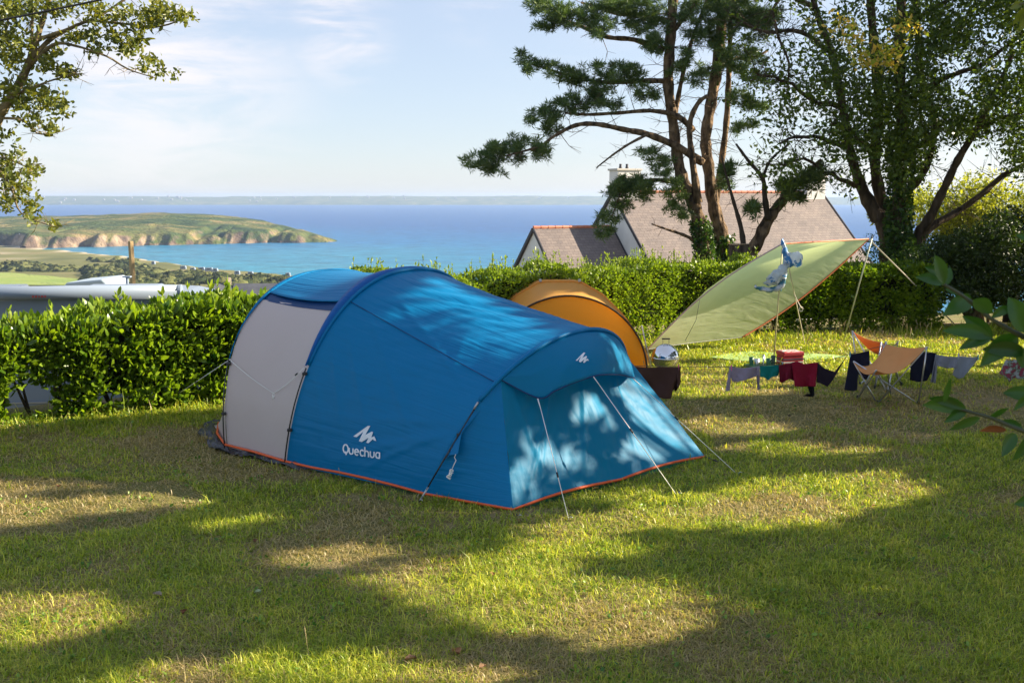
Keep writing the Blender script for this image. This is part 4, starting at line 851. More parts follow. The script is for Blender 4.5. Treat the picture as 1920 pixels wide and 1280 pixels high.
def gable_house(par, a0, a1, zr, dz, half, zb, slate=slate, wall=render, HWf=HW, ridge_m=terra, th=.09):
    """ridge from a0 to a1 at height zr, roof falling dz over half"""
    b = MB(); e = .06; zi = zr-th*1.5
    V = [HWf(a, y, z) for a in (a0+e, a1-e) for y, z in ((-half+.25, zb), (-half+.25, zr-dz-.0), (0, zi), (half-.25, zr-dz), (half-.25, zb))]
    b.add(V, [(0, 1, 2, 3, 4), (9, 8, 7, 6, 5), (0, 5, 6, 1), (4, 3, 8, 9)]); b.build('wall', wall, par)
    nrm = np.array([dz, half]); nrm = nrm/np.linalg.norm(nrm)
    for sg in (-1, 1):
        b = MB(); V = []
        for off in (0, -th):
            for a in (a0, a1):
                for y, z in ((0, zr), (sg*half, zr-dz)): V.append(HWf(a, y+sg*nrm[0]*off, z+nrm[1]*off))
        b.add(V, [(0, 2, 3, 1), (4, 5, 7, 6), (0, 1, 5, 4), (2, 6, 7, 3), (1, 3, 7, 5), (0, 4, 6, 2)]); o = b.build('roof', slate, par)
        l = o.data.uv_layers.new(name='UVMap'); Ls = math.hypot(dz, half); uvv = {0: (0, Ls), 1: (0, 0), 2: (a1-a0, Ls), 3: (a1-a0, 0)}
        for i, lp_ in enumerate(o.data.loops): l.data[i].uv = uvv[lp_.vertex_index % 4]
        for a, s_ in ((a0, -1), (a1, 1)):
            b = MB(); p = Vector(HWf(a+s_*.025, sg*.03, zr-.07)); q = Vector(HWf(a+s_*.025, sg*half, zr-dz-.05)); d = (q-p).normalized(); ax2 = Vector(HWf(1, 0, 0))-Vector(HWf(0, 0, 0)); ax3 = d.cross(ax2)
            b.box((p+q)/2, ((q-p).length, .05, .15), (d, ax2, ax3)); b.build('verge_board', verge_m, par)
    if ridge_m:
        b = MB(); n = max(1, int((a1-a0)/.36)); st_ = (a1-a0)/n
        for k in range(n):
            p = Vector(HWf(a0+k*st_, 0, zr+.0)); q = Vector(HWf(a0+(k+1)*st_-.01, 0, zr+.0)); b.tube([p, q], [.085, .072], 8)
        b.build('ridge_tiles', ridge_m, par)
gable_house(house, 0, 4.05, 1.45, 2.9, 3.1, -3.6)
gable_house(house, 4.08, 16.6, 3.05, 5.0, 5.4, -3.8)
for a, hgt, w_ in ((4.75, .98, 1.25), (15.9, .75, 1.2)):
    b = MB(); b.box(HW(a, 0, 3.05-.6+(hgt+.6)/2), (w_, .75, hgt+.6), ((rf[0], rf[1], 0), (bk[0], bk[1], 0), (0, 0, 1))); ch = b.build('chimney', render, house, bevel=.01)
    b = MB(); b.box(HW(a, 0, 3.05+hgt+.04), (w_+.12, .87, .09), ((rf[0], rf[1], 0), (bk[0], bk[1], 0), (0, 0, 1))); b.build('chimney_cap', mat('cap_stone', (.5, .48, .44), .9), ch, bevel=.01)
    for dx in (-.25, .1): b = MB(); b.lathe([(.07, 0), (.085, .08), (.06, .1), (.06, .22), (.0, .22)], Vector(HW(a+dx, 0, 3.05+hgt+.08)), 10); b.build('chimney_pot', verge_m, ch, True)
# ============================================================ MOTORHOME behind the laurel hedge
van_w = mat('shaded_white_gelcoat', (.21, .26, .33), .35, spec=.5); rub = mat('tyre_rubber', (.02, .02, .02), .8); glass = mat('dark_glass', (.02, .03, .04), .08, spec=.8)  # white shell darkened to blue-grey, shade put into its base colour
A0 = np.array([-9.9, 16.25]); A1 = np.array([-4.6, 16.85]); va = (A1-A0)/np.linalg.norm(A1-A0); vb = np.array([-va[1], va[0]]); LV = 6.6
A0 = A1-va*LV
def VW(a, b_, z): p = A0+va*a+vb*b_; return (p[0], p[1], z)
gz = -1.5
mh = thing('motorhome', VW(LV/2, 1, gz), 'white motorhome with a long roof awning case just over the laurel hedge', 'motorhome')
prof = [(0, gz+.45), (0, 1.0), (.15, 1.14), (3.4, 1.17), (4.9, 1.17), (5.5, 1.14), (6.0, 1.03), (6.35, .82), (6.55, .55), (6.6, .2), (6.5, -.2), (6.6, -.55), (6.6, gz+.4)]
b = MB(); n = len(prof); V = [VW(a, y, z) for y in (0, 2.2) for a, z in prof]; b.add(V, [tuple(range(n)), tuple(range(2*n-1, n-1, -1))]+[(i, i+n, (i+1) % n+n, (i+1) % n) for i in range(n)])
b.build('body', van_w, mh, bevel=.06)
b = MB(); b.tube([VW(.1, -.10, 1.235), VW(5.6, -.10, 1.235)], .115, 18); aw = b.build('awning_case', van_w, mh, True)
for a in (.08, 5.62): b = MB(); b.tube([VW(a-.03, -.10, 1.235), VW(a+.03, -.10, 1.235)], .122, 18); b.build('end_cap', van_w, aw, bevel=.01)
lbx = [onx for onx in ()]
redm = mat('red_print', (.45, .05, .04), .5)
# small red maker's lettering on the awning case, as short strokes
pj = Jn(np.array([VW(a, -.215, 1.19) for a in np.linspace(0, 5, 400)])); a_at = np.linspace(0, 5, 400)[np.argmin(np.abs(pj[:, 0]-62))]
b = MB()
for k, (w_, ) in enumerate(((.03,), (.03,), (.02,), (.035,), (.03,))): b.box(VW(a_at+k*.048, -.208, 1.19), (w_, .003, .035), ((va[0], va[1], 0), (vb[0], vb[1], 0), (0, 0, 1)))
b.build('maker_mark', redm, aw)
b = MB(); b.box(VW(4.35, 1.3, 1.19), (1.3, .6, .10), ((va[0], va[1], 0), (vb[0], vb[1], 0), (0, 0, 1))); b.build('roof_light', van_w, mh, bevel=.05)
b = MB(); b.box(VW(2.3, 1.2, 1.21), (.7, .6, .10), ((va[0], va[1], 0), (vb[0], vb[1], 0), (0, 0, 1))); b.build('roof_light', mat('smoked_dome', (.1, .12, .15), .2), mh, bevel=.04)
b = MB(); q = VW(4.3, 1.7, 1.15); b.tube([q, (q[0], q[1], 1.34)], .03, 8); b.box((q[0], q[1], 1.355), (.15, .10, .03)); b.build('satellite_dish', van_w, mh, bevel=.01)
b = MB(); q = Vector(VW(1.45, .1, 1.2)); b.tube([q, q+Vector((0, 0, .34))], .02, 6); b.tube([q+Vector((-.12, 0, .16)), q+Vector((.0, 0, .16))], .015, 6); b.build('roof_rail', darkp, mh)
for a in (1.3, 5.3):
    b = MB(); q = Vector(VW(a, -.01, gz+.34)); dv = Vector((vb[0], vb[1], 0)); b.tube([q, q+dv*.2], .34, 20); w_ = b.build('wheel', rub, mh, bevel=.02); b = MB(); b.tube([q-dv*.012, q+dv*.05], .2, 16); b.build('rim', mat('rim_metal', (.5, .5, .5), .4, metal=.8), w_)
for a, w_ in ((2.6, .9), (4.2, .6)): b = MB(); b.box(VW(a, -.012, .35), (w_, .03, .45), ((va[0], va[1], 0), (vb[0], vb[1], 0), (0, 0, 1))); b.build('window', glass, mh, bevel=.01)
b = MB(); b.box(VW(3.3, -.005, -.62), (6.2, .03, .02), ((va[0], va[1], 0), (vb[0], vb[1], 0), (0, 0, 1))); b.build('trim_strip', greyf, mh)
# second camper further down the slope
q = D(178, 524, 31.); zc = float(terr(q.x, q.y))
cv = thing('camper_van', (q.x, q.y, zc), 'pale blue-grey camper roof showing behind the motorhome beside the wooden pole', 'camper')
b = MB(); pr = [(-2.2, .4), (-2.2, 1.5), (-1.6, 2.35), (-1.2, 2.62), (.55, 2.72), (.75, 2.6), (.8, .4)]; top_ = q.z-zc+.08; sc_ = top_/2.72; pr = [(a*.62, z*sc_) for a, z in pr]
n = len(pr); V = [(q.x+a+.25, q.y+y, zc+z) for y in (-.9, .9) for a, z in pr]; b.add(V, [tuple(range(n)), tuple(range(2*n-1, n-1, -1))]+[(i, i+n, (i+1) % n+n, (i+1) % n) for i in range(n)]); b.build('body', mat('pale_blue_paint', (.38, .46, .52), .3), cv, bevel=.05)
b = MB(); b.box((q.x-.2, q.y-.91, zc+top_*.72), (1.1, .03, .4)); b.build('window', glass, cv)
for a in (-.8, .35): b = MB(); b.tube([(q.x+a+.2, q.y-.92, zc+.32), (q.x+a+.2, q.y-.7, zc+.32)], .32, 16); b.build('wheel', rub, cv)
# wooden pole
q = D(245, 452, 21.); zc = float(terr(q.x, q.y)); wp = MB(); wp.box((q.x, q.y, (q.z+zc)/2), (.085, .085, q.z-zc), ((.80, -.6, 0), (.6, .80, 0), (0, 0, 1))); tag(wp.build('wooden_pole', mat('weathered_wood', (.34, .24, .12), .9, (.62, .44, .16), 6, bump=.6, bscale=30, mapscale=(1, 1, .15), c3=(.36, .26, .13)), bevel=.012), 'square weathered wooden post with orange lichen standing behind the motorhome', 'post')
# overhead cable
b = MB(); p = D(-350, 100, 9.); q = D(520, -78, 10.); b.tube([p.lerp(q, k/16)-Vector((0, 0, .05*math.sin(k/16*math.pi))) for k in range(17)], .009, 6); tag(b.build('overhead_cable', mat('cable_black', (.01, .01, .01), .6), None, True), 'black cable crossing the oak branches in the top left corner', 'cable')
# ============================================================ FAR BUILDINGS
def far_house(name, label, px, py, d, wdt, dep, hwall, hroof, rotd, wallm, roofm, group=None, gb=None):
    q = D(px, py, d); zc = q.z-hwall-hroof; r_ = np.array([math.cos(R(rotd)), math.sin(R(rotd))]); k_ = np.array([-r_[1], r_[0]])
    f = lambda a, b_, z: (q.x+r_[0]*a+k_[0]*b_, q.y+r_[1]*a+k_[1]*b_, z)
    h = thing(name, (q.x, q.y, zc), label, 'house', group)
    b = MB(); V = [f(a, y, z) for a in (-wdt/2, wdt/2) for y, z in ((-dep/2, zc-1), (-dep/2, zc+hwall), (0, zc+hwall+hroof), (dep/2, zc+hwall), (dep/2, zc-1))]
    b.add(V, [(0, 1, 2, 3, 4), (9, 8, 7, 6, 5), (0, 5, 6, 1), (4, 3, 8, 9)]); b.build('wall', wallm, h)
    b = MB(); e = dep*.04
    for sg in (-1, 1): b.add([f(-wdt/2, 0, q.z+.1), f(wdt/2, 0, q.z+.1), f(wdt/2, sg*(dep/2+e), zc+hwall), f(-wdt/2, sg*(dep/2+e), zc+hwall)], [(0, 1, 2, 3)])
    b.build('roof', roofm, h, solid=.12); return h, f, zc
stone = mat('granite_stone', (.30, .24, .19), .9, (.46, .38, .30), 1.5); dslate = mat('dark_slate', (.06, .065, .08), .7, (.09, .095, .11), 1)
h, f, zc = far_house('stone_house', 'slate-roofed stone house with a pale gable down the slope left of the blue tent', 412, 533, 150., 3.2, 3.4, 3, 2.2, 28, stone, dslate)
b = MB(); b.box(f(1.35, 0, zc+5.6), (.6, .9, 1.1), ((math.cos(R(28)), math.sin(R(28)), 0), (-math.sin(R(28)), math.cos(R(28)), 0), (0, 0, 1))); b.build('chimney', stone, h)
far_house('slate_house', 'long dark slate roof over a white wall right behind the blue tent', 500, 533, 140., 9, 4.5, 2, 1.3, 4, render, dslate)
for i, (px, py, w_) in enumerate(((288, 494, .6), (344, 503, 1.0), (362, 507, .8), (378, 506, 1.1), (392, 507, 1.3), (404, 508, .8), (445, 513, .8), (459, 504, 1.1), (43, 437, 1.8), (470, 515, .8), (540, 517, .7))):
    p = drape(px, py+3) if i != 8 else None
    if p is None: continue
    z = float(terr(p.x, p.y)); c = thing('seaside_caravan', (p.x, p.y, z), 'small white caravan above the beach, %s from the left' % ('first', 'second', 'third', 'fourth', 'fifth', 'sixth', 'seventh', 'eighth', '', 'ninth', 'tenth')[i], 'caravan', 'white caravans above the beach')
    s_ = w_*1.5; b = MB(); pr = [(-s_*1.1, .4), (-s_*1.15, 1.2), (-s_*.9, 2.3), (s_*.9, 2.35), (s_*1.15, 1.3), (s_*1.1, .4)]; n = 6
    V = [(p.x+a, p.y+y, z+zz_) for y in (-1, 1) for a, zz_ in pr]; b.add(V, [tuple(range(n)), tuple(range(2*n-1, n-1, -1))]+[(j, j+n, (j+1) % n+n, (j+1) % n) for j in range(n)]); b.build('body', van_w, c)
    b = MB(); b.box((p.x, p.y-1.01, z+1.6), (s_*.9, .04, .5)); b.build('window', glass, c)
for i, (px, py, w_) in enumerate(((5, 452, 24), (18, 456, 20), (30, 460, 16), (8, 462, 18), (42, 462, 10), (12, 438, 8), (43, 438, 7), (-20, 455, 30))):
    far_house('village_house', 'pale village house by the bay, %s' % ('beside the picture edge below the cliffs', 'second from the picture edge', 'just right of the two edge houses', 'lowest of the group by the picture edge', 'rightmost, nearest the sand', 'small one highest on the slope', 'small one on the slope above the rightmost', 'cut off by the left picture edge')[i], px, py, 960.-i*4, w_, 9, 3.5, 4, 8+i*7, render, mat('pale_slate_far', (.24, .25, .28), .8), 'village houses by the bay')
# white specks of houses on the far coast
farwall = mat('far_house_wall', (.30, .29, .28), .9)
for i in range(44):
    X = rnd.uniform(-2950, -300) if rnd.random() < .85 else rnd.uniform(-300, 1500); Y = rnd.uniform(6040, 6230); z = float(farz(np.array([X]), np.array([Y]))[0])
    c = MB(); w_ = rnd.uniform(6, 15); c.add([(X-w_/2, Y-5, z-3), (X+w_/2, Y-5, z-3), (X+w_/2, Y-5, z+5), (X-w_/2, Y-5, z+5), (X-w_/2, Y+5, z-3), (X+w_/2, Y+5, z-3), (X+w_/2, Y+5, z+5), (X-w_/2, Y+5, z+5), (X-w_/2, Y, z+9), (X+w_/2, Y, z+9)], [(0, 1, 2, 3), (4, 7, 6, 5), (3, 2, 9, 8), (7, 8, 9, 6), (0, 3, 8, 7, 4), (1, 5, 6, 9, 2)])
    tag(c.build('coast_house', farwall), 'tiny pale house on the hazy far coast', 'house', 'houses on the far coast')
# ============================================================ ORANGE DOME TENT
tan = fabric('tan_fly', (.88, .48, .12), .5, (1, .58, .12), wr=.25, ms=(4, 4, 1)); ordoor = fabric('orange_door', (.85, .42, .03), .5, (1, .5, .04), wr=.2, ms=(4, 4, 1)); seamm = mat('dark_seam', (.06, .035, .02), .7)
cdx = G(1067, 700, 0); dc = Vector((D(1062, 600, 16.3).x, 16.3, 0))
dome = thing('dome_tent', (dc.x, dc.y+1, 0), 'orange and tan dome tent behind the blue tent', 'tent')
def dsec(yy, hw, h, flat, xo=0, n=2.0, nseg=40, flare=0):
    t = np.linspace(0, math.pi, nseg); c = np.cos(t); s_ = np.sin(t); x = -np.sign(c)*np.abs(c)**(2/n)*hw; z = s_**(2/n)*h; z = np.minimum(z, h*flat+(z-h*flat)*.15)
    return np.stack([dc.x+xo+x, np.full(nseg, yy), z+.03], 1)
S0 = dsec(15.85, 1.28, 1.22, 2, 0, 1.95); S1 = dsec(16.25, 1.32, 1.30, 2, .0, 1.95)
ox = np.array([-1.62, -1.50, -1.20, -.81, -.42, .24, .63, .99, 1.26, 1.44]); oz = np.array([0, .38, .80, 1.14, 1.36, 1.36, 1.14, .78, .40, 0.])
pp = np.linspace(0, 9, 40); S2 = np.stack([dc.x+np.interp(pp, range(10), ox), np.full(40, 16.75), .03+np.interp(pp, range(10), oz)], 1); S3 = S2*np.array([1, 1, .97])+np.array([0, .85, 0]); S4 = dsec(18.4, 1.1, .95, 2, .05); S5 = dsec(18.9, .6, .1, 2, .05)
def secs(Ss, k=8): A_ = np.array(Ss); return smooth_line(A_.reshape(len(Ss), -1), k).reshape(-1, A_.shape[1], 3)
sheet('fly', secs([S2, S3, S4, S5]).transpose(1, 0, 2), tan, dome, (3, 3))
# front roof piece between the door arch and the ridge; gusset wings at the sides
k0, k1 = 0, 40
sheet('front_fly', np.array([S0*(1-s_)+S2*s_+np.array([0, 0, -.05*math.sin(s_*math.pi)]) for s_ in np.linspace(0, 1, 10)]).transpose(1, 0, 2), tan, dome, (1, 3))
cen = np.array([dc.x, 15.75, .03]); D0 = S0+np.array([0, .015, -.02])
dd = np.array([cen*(1-s_)+D0*s_ for s_ in np.linspace(0, 1, 14)]); dd[..., 1] -= (.10*np.cos(np.linspace(0, 1, 14)*math.pi/2))[:, None]*0; dd[..., 0] = D0[None, :, 0]; dd[..., 2] = D0[None, :, 2]*np.linspace(0, 1, 14)[:, None]; dd[..., 1] = 15.865-.12*np.sin(np.linspace(0, 1, 14)*math.pi)[:, None]*np.sin(np.linspace(0, math.pi, 40))[None]
sheet('door', dd, ordoor, dome, (1, 2))
pipe('door_seam', S0+np.array([0, -.012, -.005]), .016, seamm, dome)
pipe('pole_sleeve', S2+np.array([0, 0, .01]), .018, tan, dome)
for xx in (0, 1): q = np.array([dc.x+(-.42 if not xx else .24), 16.75, 1.385]); b = MB(); b.box(q+np.array([0, -.02, .03]), (.05, .04, .05)); b.build('ridge_cap', greyf, dome, bevel=.01)
pipe('pole', [D(1203, 610, 16.3), D(1212, 650, 16.2), G(1222, 694)], .011, greyf, dome)
# ============================================================ TARP
def tarp_material():
    m = fabric('tarp_green_silver', (.48, .52, .36), .62, (.88, 1.0, .46), rough=.35, wr=.4, ms=(3, 7, 1), spec=.5, scale2=4)
    return m
tpm = tarp_material()
TLc = np.array(D(1467, 457, 16.6)); TRc = np.array(D(1629, 448, 19.2)); BLc = np.array(D(1214, 655, 17.6)); BRc = np.array(D(1392, 652, 18.7))
BLc[2] = max(.02, BLc[2]); BRc[2] = max(.1, BRc[2])
tp = thing('tarp', tuple((BLc+BRc)/2*np.array([1, 1, 0])), 'pale green tarp pitched as a sloping awning between two poles and the lawn', 'tarp')
nu, nv = 60, 46; u = np.linspace(0, 1, nu)[None]; v = np.linspace(0, 1, nv)[:, None]     # u along TL-TR, v from the raised edge to the ground
P = (TLc*(1-u[..., None])+TRc*u[..., None])*(1-v[..., None])+(BLc*(1-u[..., None])+BRc*u[..., None])*v[..., None]
nb = np.cross(TRc-TLc, BLc-TLc); nb /= np.linalg.norm(nb); nb *= np.sign(nb[1])
sag = (np.sin(math.pi*u)**.8*np.sin(math.pi*v)*.38+np.sin(math.pi*v)*.10*(1-u)+np.sin(math.pi*u)*.05*v)
P = P+nb*sag[..., None]; P[..., 2] = np.maximum(P[..., 2]-.0, .02)
P = P+(TLc-BRc)*(.05*u**3*v**3)[..., None]+(BLc-BRc)*(.02*u**4*v**4)[..., None]; P[..., 2] += (np.sin(math.pi*v)*.06*(1-u)**3)
P[..., 2] -= np.sin(math.pi*v)*.10*u**3; P[..., 2] = np.maximum(P[..., 2], .02)
tsheet = sheet('canopy', P, tpm, tp, (1.5, 3), (fbm(u*9+v*2, v*5+u*2, 3, 2)-.45)*.03*np.sin(math.pi*v)+.012*np.exp(-((v-.55)/.012)**2)*np.ones_like(u))
redge = mat('orange_edge', (.62, .17, .07), .6)
pipe('edge_tape', P[:, -1], .016, redge, tp); pipe('edge_tape', P[0], .013, redge, tp); pipe('edge_tape', P[:, 0], .013, mat('grey_pink_edge', (.5, .38, .38), .6), tp); pipe('edge_tape', P[-1], .006, mat('grey_hem', (.3, .3, .3), .6), tp)
def stick(name, label, a, b_, r, m, cat, group=None):
    t = thing(name, tuple(Vector(b_)), label, cat, group); b = MB(); b.tube([a, b_], r, 8); b.build('tube', m, t, True)
    b = MB(); q = Vector(a); b.tube([q-Vector((0, 0, .01)), q+Vector((0, 0, .05))], [r*1.4, r*.5], 8); b.build('tip', darkp, t); return t
polem = mat('khaki_pole', (.48, .44, .22), .5); polem2 = mat('pale_green_pole', (.42, .46, .33), .4, metal=.2)
stick('tarp_pole', 'thin khaki pole holding the tarp where the plastic bag is tied', TLc+np.array([0, -.02, .03]), np.array(G(1450, 684)), .012, polem, 'pole')
stick('tarp_pole', 'leaning pale pole under the highest corner of the tarp', TRc+np.array([.06, 0, .02]), np.array(G(1583, 634)), .014, polem2, 'pole')
cordp = mat('tarp_cord', (.55, .5, .4), .8)
pipe('guy_line', [TRc, np.array(G(1788, 606))], .013, cordp, tp); pipe('guy_line', [TLc+np.array([.1, 0, -.3]), np.array(G(1509, 644))], .009, cordp, tp)
pipe('guy_line', [D(1312, 562, 17.2), D(1305, 600, 17.3), D(1285, 638, 17.6)], .004, darkp, tp)
q = D(1490, 553, 16.7); b = MB(); b.tube([q, q+Vector((.05, 0, -.1)), q+Vector((.12, 0, -.22))], .008, 6); b.tube([q+Vector((.12+.03*math.cos(a), .01, -.24+.04*math.sin(a))) for a in np.linspace(0, 6, 9)], .008, 6); b.build('loose_cord', cordp, tp)
# plastic bag tied to the pole
bagm = mat('plastic_bag', (.62, .68, .72), .3, (.05, .22, .50), 9, trans=.5, tcol=(1.1, 1.1, 1.1), thr=(.58, .62), ndetail=3, bump=.8, bscale=30, bdist=.03)
bg_t = thing('plastic_bag', tuple(D(1478, 500, 16.4)), 'blue and white plastic bag knotted to the top of the tarp pole', 'bag')
def bagpart(name, pts, m=bagm, wob=.25):
    Pp = smooth_line(pts, 4); W3 = [D(p[0], p[1], 16.38+.0*p[0]) for p in Pp]; rr = np.array([p[2]/F*16.4 for p in Pp]); b = MB(); b.tube(W3, list(rr), 14)
    V = np.array(b.v); V += (np.stack([fbm(V[:, 0]*22+k*9, V[:, 2]*22+V[:, 1]*20, 3, 5+k) for k in range(3)], 1)-.45)*wob*.22; b.v = [tuple(x) for x in V]; return b.build(name, m, bg_t, True)
bagpart('knot', [(1468, 447, 1.5), (1467, 455, 3.5), (1470, 465, 4), (1474, 478, 6), (1479, 492, 9), (1483, 500, 6)], mat('blue_print_plastic', (.5, .6, .7), .35, (.04, .22, .52), 14, thr=(.44, .52), trans=.2, tcol=(1, 1, 1)))
bagpart('bag_body', [(1474, 478, 2), (1482, 478, 6), (1492, 484, 13), (1499, 490, 11), (1504, 488, 2)], wob=.4)
bagpart('bag_body', [(1478, 492, 5), (1472, 500, 7), (1464, 512, 11), (1452, 522, 12), (1442, 529, 8), (1434, 533, 2)], wob=.5)
bagpart('bag_handle', [(1470, 520, 5), (1465, 535, 6), (1450, 543, 5), (1435, 543, 4), (1424, 540, 4), (1414, 537, 3)], mat('teal_plastic', (.03, .16, .24), .35, (.5, .55, .6), 9, thr=(.45, .6)))
bagpart('bag_strip', [(1472, 515, 4), (1466, 535, 3), (1463, 545, 1.5)], mat('blue_plastic', (.05, .28, .55), .35))
# ============================================================ BARBECUE
q = D(1248, 668, 14.7); bb = thing('kettle_barbecue', (q.x, q.y, 0), 'round chrome kettle barbecue beside the orange tent', 'barbecue')
chrome = mat('polished_chrome', (.72, .72, .73), .09, metal=1, bump=.05, bscale=8); rr = .205; zc = q.z-.015
b = MB(); b.lathe([(rr*math.cos(a), zc+rr*1.0*math.sin(a)) for a in np.linspace(-.02, math.pi/2, 14)], (q.x, q.y, 0), 36); lid = b.build('lid', chrome, bb, True)
b = MB(); b.lathe([(rr*1.0*math.cos(a), zc-.012+rr*.85*math.sin(a)) for a in np.linspace(0, -math.pi/2, 12)], (q.x, q.y, 0), 36); b.build('bowl', chrome, bb, True)
b = MB(); b.lathe([(rr*1.0, zc-.014), (rr*1.035, zc-.008), (rr*1.035, zc+.004), (rr, zc+.008)], (q.x, q.y, 0), 36); b.build('rim', chrome, bb, True)
b = MB()
for dx in (-.045, .045): b.tube([(q.x+dx, q.y, zc+rr*.96), (q.x+dx, q.y, zc+rr+.07)], .004, 6)
b.build('handle_bracket', chrome, lid); b = MB(); b.tube([(q.x-.06, q.y, zc+rr+.075), (q.x+.06, q.y, zc+rr+.075)], .011, 8); b.build('handle', mat('wood_handle', (.07, .05, .035), .6), lid, True)
for k in range(3): a = k*2.1+.5; b = MB(); b.tube([(q.x+.11*math.cos(a), q.y+.11*math.sin(a), zc-.1), (q.x+.21*math.cos(a), q.y+.21*math.sin(a), 0)], .009, 7); b.build('leg', greyf, bb, True)
# ============================================================ WASHING LINE
lineD = lambda px: float(np.interp(px, [1175, 1380, 1530, 1632, 1700, 1840, 1920, 2080], [11.7, 12.8, 13.3, 13.9, 14.0, 14.1, 13.9, 13.6]))
lineY = lambda px: float(np.interp(px, [1175, 1185, 1275, 1360, 1460, 1535, 1590, 1640, 1668, 1700, 1740, 1835, 1920, 2080], [694, 686, 687, 688, 684, 682, 664, 652, 645, 652, 661, 668, 675, 676]))
wl = thing('washing_line', tuple(D(1540, 690, 13.3))[:2]+(0,), 'thin low washing line strung across the grass behind the blue tent', 'washing line')
pts = [arch('C', [math.pi*.80])[0]]+[D(x, lineY(x), lineD(x)) for x in list(range(1190, 2080, 30))]
pipe('line', pts, .0045, mat('dark_line', (.10, .09, .07), .8), wl, 5)
def clothm(n, c, c2=None, tr=.15): m = mat(n, c, .9, c2, 12 if c2 else 5, bump=.35, bscale=55, trans=tr, tcol=(1.1, 1.1, 1.1) if c2 else c, spec=.1, bdist=.008); return m
def cloth(name, label, cat, panels, m, foldamp=.03, dshift=0., group=None, seed=1):
    """panels: (top polyline px, bottom polyline px); both resampled to the same count; cloth hangs from the line"""
    root = None
    bm_v = []; bm_f = []
    for pi, pan in enumerate(panels):
        top, bot_ = pan[0], pan[1]; nu, nv = 26, 18
        def rs(pl):
            P = np.array(pl, float); c = np.concatenate([[0], np.cumsum(np.linalg.norm(np.diff(P, axis=0), axis=1))]); s = np.linspace(0, c[-1], nu); return np.stack([np.interp(s, c, P[:, 0]), np.interp(s, c, P[:, 1])], 1)
        a, b_ = rs(top), rs(bot_); b0 = len(bm_v)
        for j in range(nv):
            f = j/(nv-1)
            for i in range(nu):
                p = a[i]*(1-f)+b_[i]*f; d = lineD(p[0])+dshift+foldamp*math.sin(i/nu*9+seed*3+pi*2+f*1.5)*f*1.6+foldamp*(float(fbm(np.array([i/5.+seed]), np.array([f*2.2+pi]), 3, seed)[0])-.45)*4*f
                bm_v.append(D(p[0], p[1], d-.006))
        bm_f += [(b0+j*nu+i, b0+j*nu+i+1, b0+(j+1)*nu+i+1, b0+(j+1)*nu+i) for j in range(nv-1) for i in range(nu-1)]
    o = npmesh(name, np.array([tuple(p) for p in bm_v]), bm_f, m, None, True); s = o.modifiers.new('s', 'SOLIDIFY'); s.thickness = .004
    return tag(o, label, cat, group)
cloth('t_shirt', 'brown t-shirt hanging folded over the line beside the blue tent', 't-shirt', [([(1180, 686), (1210, 689), (1240, 688), (1277, 688)], [(1200, 690), (1196, 715), (1222, 740), (1245, 748), (1258, 747), (1262, 728)]), ([(1255, 688), (1275, 688)], [(1262, 730), (1268, 734), (1277, 715)])], clothm('brown_cotton', (.075, .04, .035)), .03)
cloth('long_sleeved_top', 'lilac-grey long-sleeved top on the line with hanging sleeves', 'top', [([(1366, 687), (1395, 690), (1424, 686)], [(1372, 714), (1382, 716), (1398, 712), (1410, 708), (1422, 703)]), ([(1368, 688), (1373, 695)], [(1360, 733), (1368, 733), (1369, 714)][::1]), ([(1418, 688), (1424, 687)], [(1420, 731), (1424, 731)])], clothm('lilac_knit', (.30, .26, .36)), .02, seed=2)
cloth('shorts', 'small teal briefs on the line between lilac top and red shirt', 'shorts', [([(1425, 686), (1445, 686), (1466, 683)], [(1425, 707), (1433, 707), (1440, 713), (1447, 707), (1458, 704)])], clothm('teal_cotton', (.01, .20, .19)), .015, seed=3)
cloth('t_shirt', 'dark red shirt bunched on the line next to the teal briefs', 't-shirt', [([(1460, 684), (1478, 682), (1494, 677)], [(1462, 716), (1466, 718), (1480, 710), (1494, 716)])], clothm('dark_red_cotton', (.17, .012, .03)), .03, -.03, seed=4)
cloth('trousers', 'crimson cloth hanging squarely at the middle of the washing line', 'shorts', [([(1484, 682), (1494, 677), (1508, 682), (1533, 679)], [(1490, 724), (1505, 725), (1518, 724), (1529, 725)])], clothm('crimson_cotton', (.27, .012, .035)), .03, -.06, seed=5)
cloth('leggings', 'black leggings swinging on the line right of the crimson cloth', 'leggings', [([(1532, 679), (1545, 690), (1565, 697), (1588, 667)], [(1531, 716), (1540, 719), (1551, 725), (1562, 712), (1586, 669)])], clothm('black_purple_cotton', (.028, .020, .035)), .02, seed=6)
cloth('trousers', 'dark navy trousers hanging on the line left of the front chair', 'trousers', [([(1594, 664), (1612, 661), (1630, 657)], [(1583, 731), (1600, 733), (1607, 731), (1608, 700), (1622, 712), (1631, 705)])], clothm('navy_cotton', (.022, .022, .045)), .03, .05, seed=7)
cloth('jumper', 'dark navy jumper on the line at the right of the front chair', 'jumper', [([(1708, 659), (1730, 660), (1755, 662)], [(1706, 712), (1722, 716), (1738, 714), (1746, 698), (1750, 712), (1756, 700)])], clothm('navy_knit', (.02, .023, .045)), .03, .12, seed=8)
cloth('t_shirt', 'pale grey shirt on the line beside the navy jumper', 't-shirt', [([(1755, 664), (1775, 668), (1796, 669)], [(1758, 686), (1775, 690), (1795, 690)]), ([(1754, 664), (1759, 666)], [(1745, 716), (1754, 718)])], clothm('pale_grey_cotton', (.34, .36, .44), None, .35), .02, seed=9)
cloth('t_shirt', 'pale grey shirt blown sideways at the right end of the line', 't-shirt', [([(1796, 667), (1815, 669), (1835, 669)], [(1786, 702), (1796, 710), (1806, 708), (1834, 672)])], clothm('pale_blue_cotton', (.36, .40, .48), None, .35), .02, seed=10)
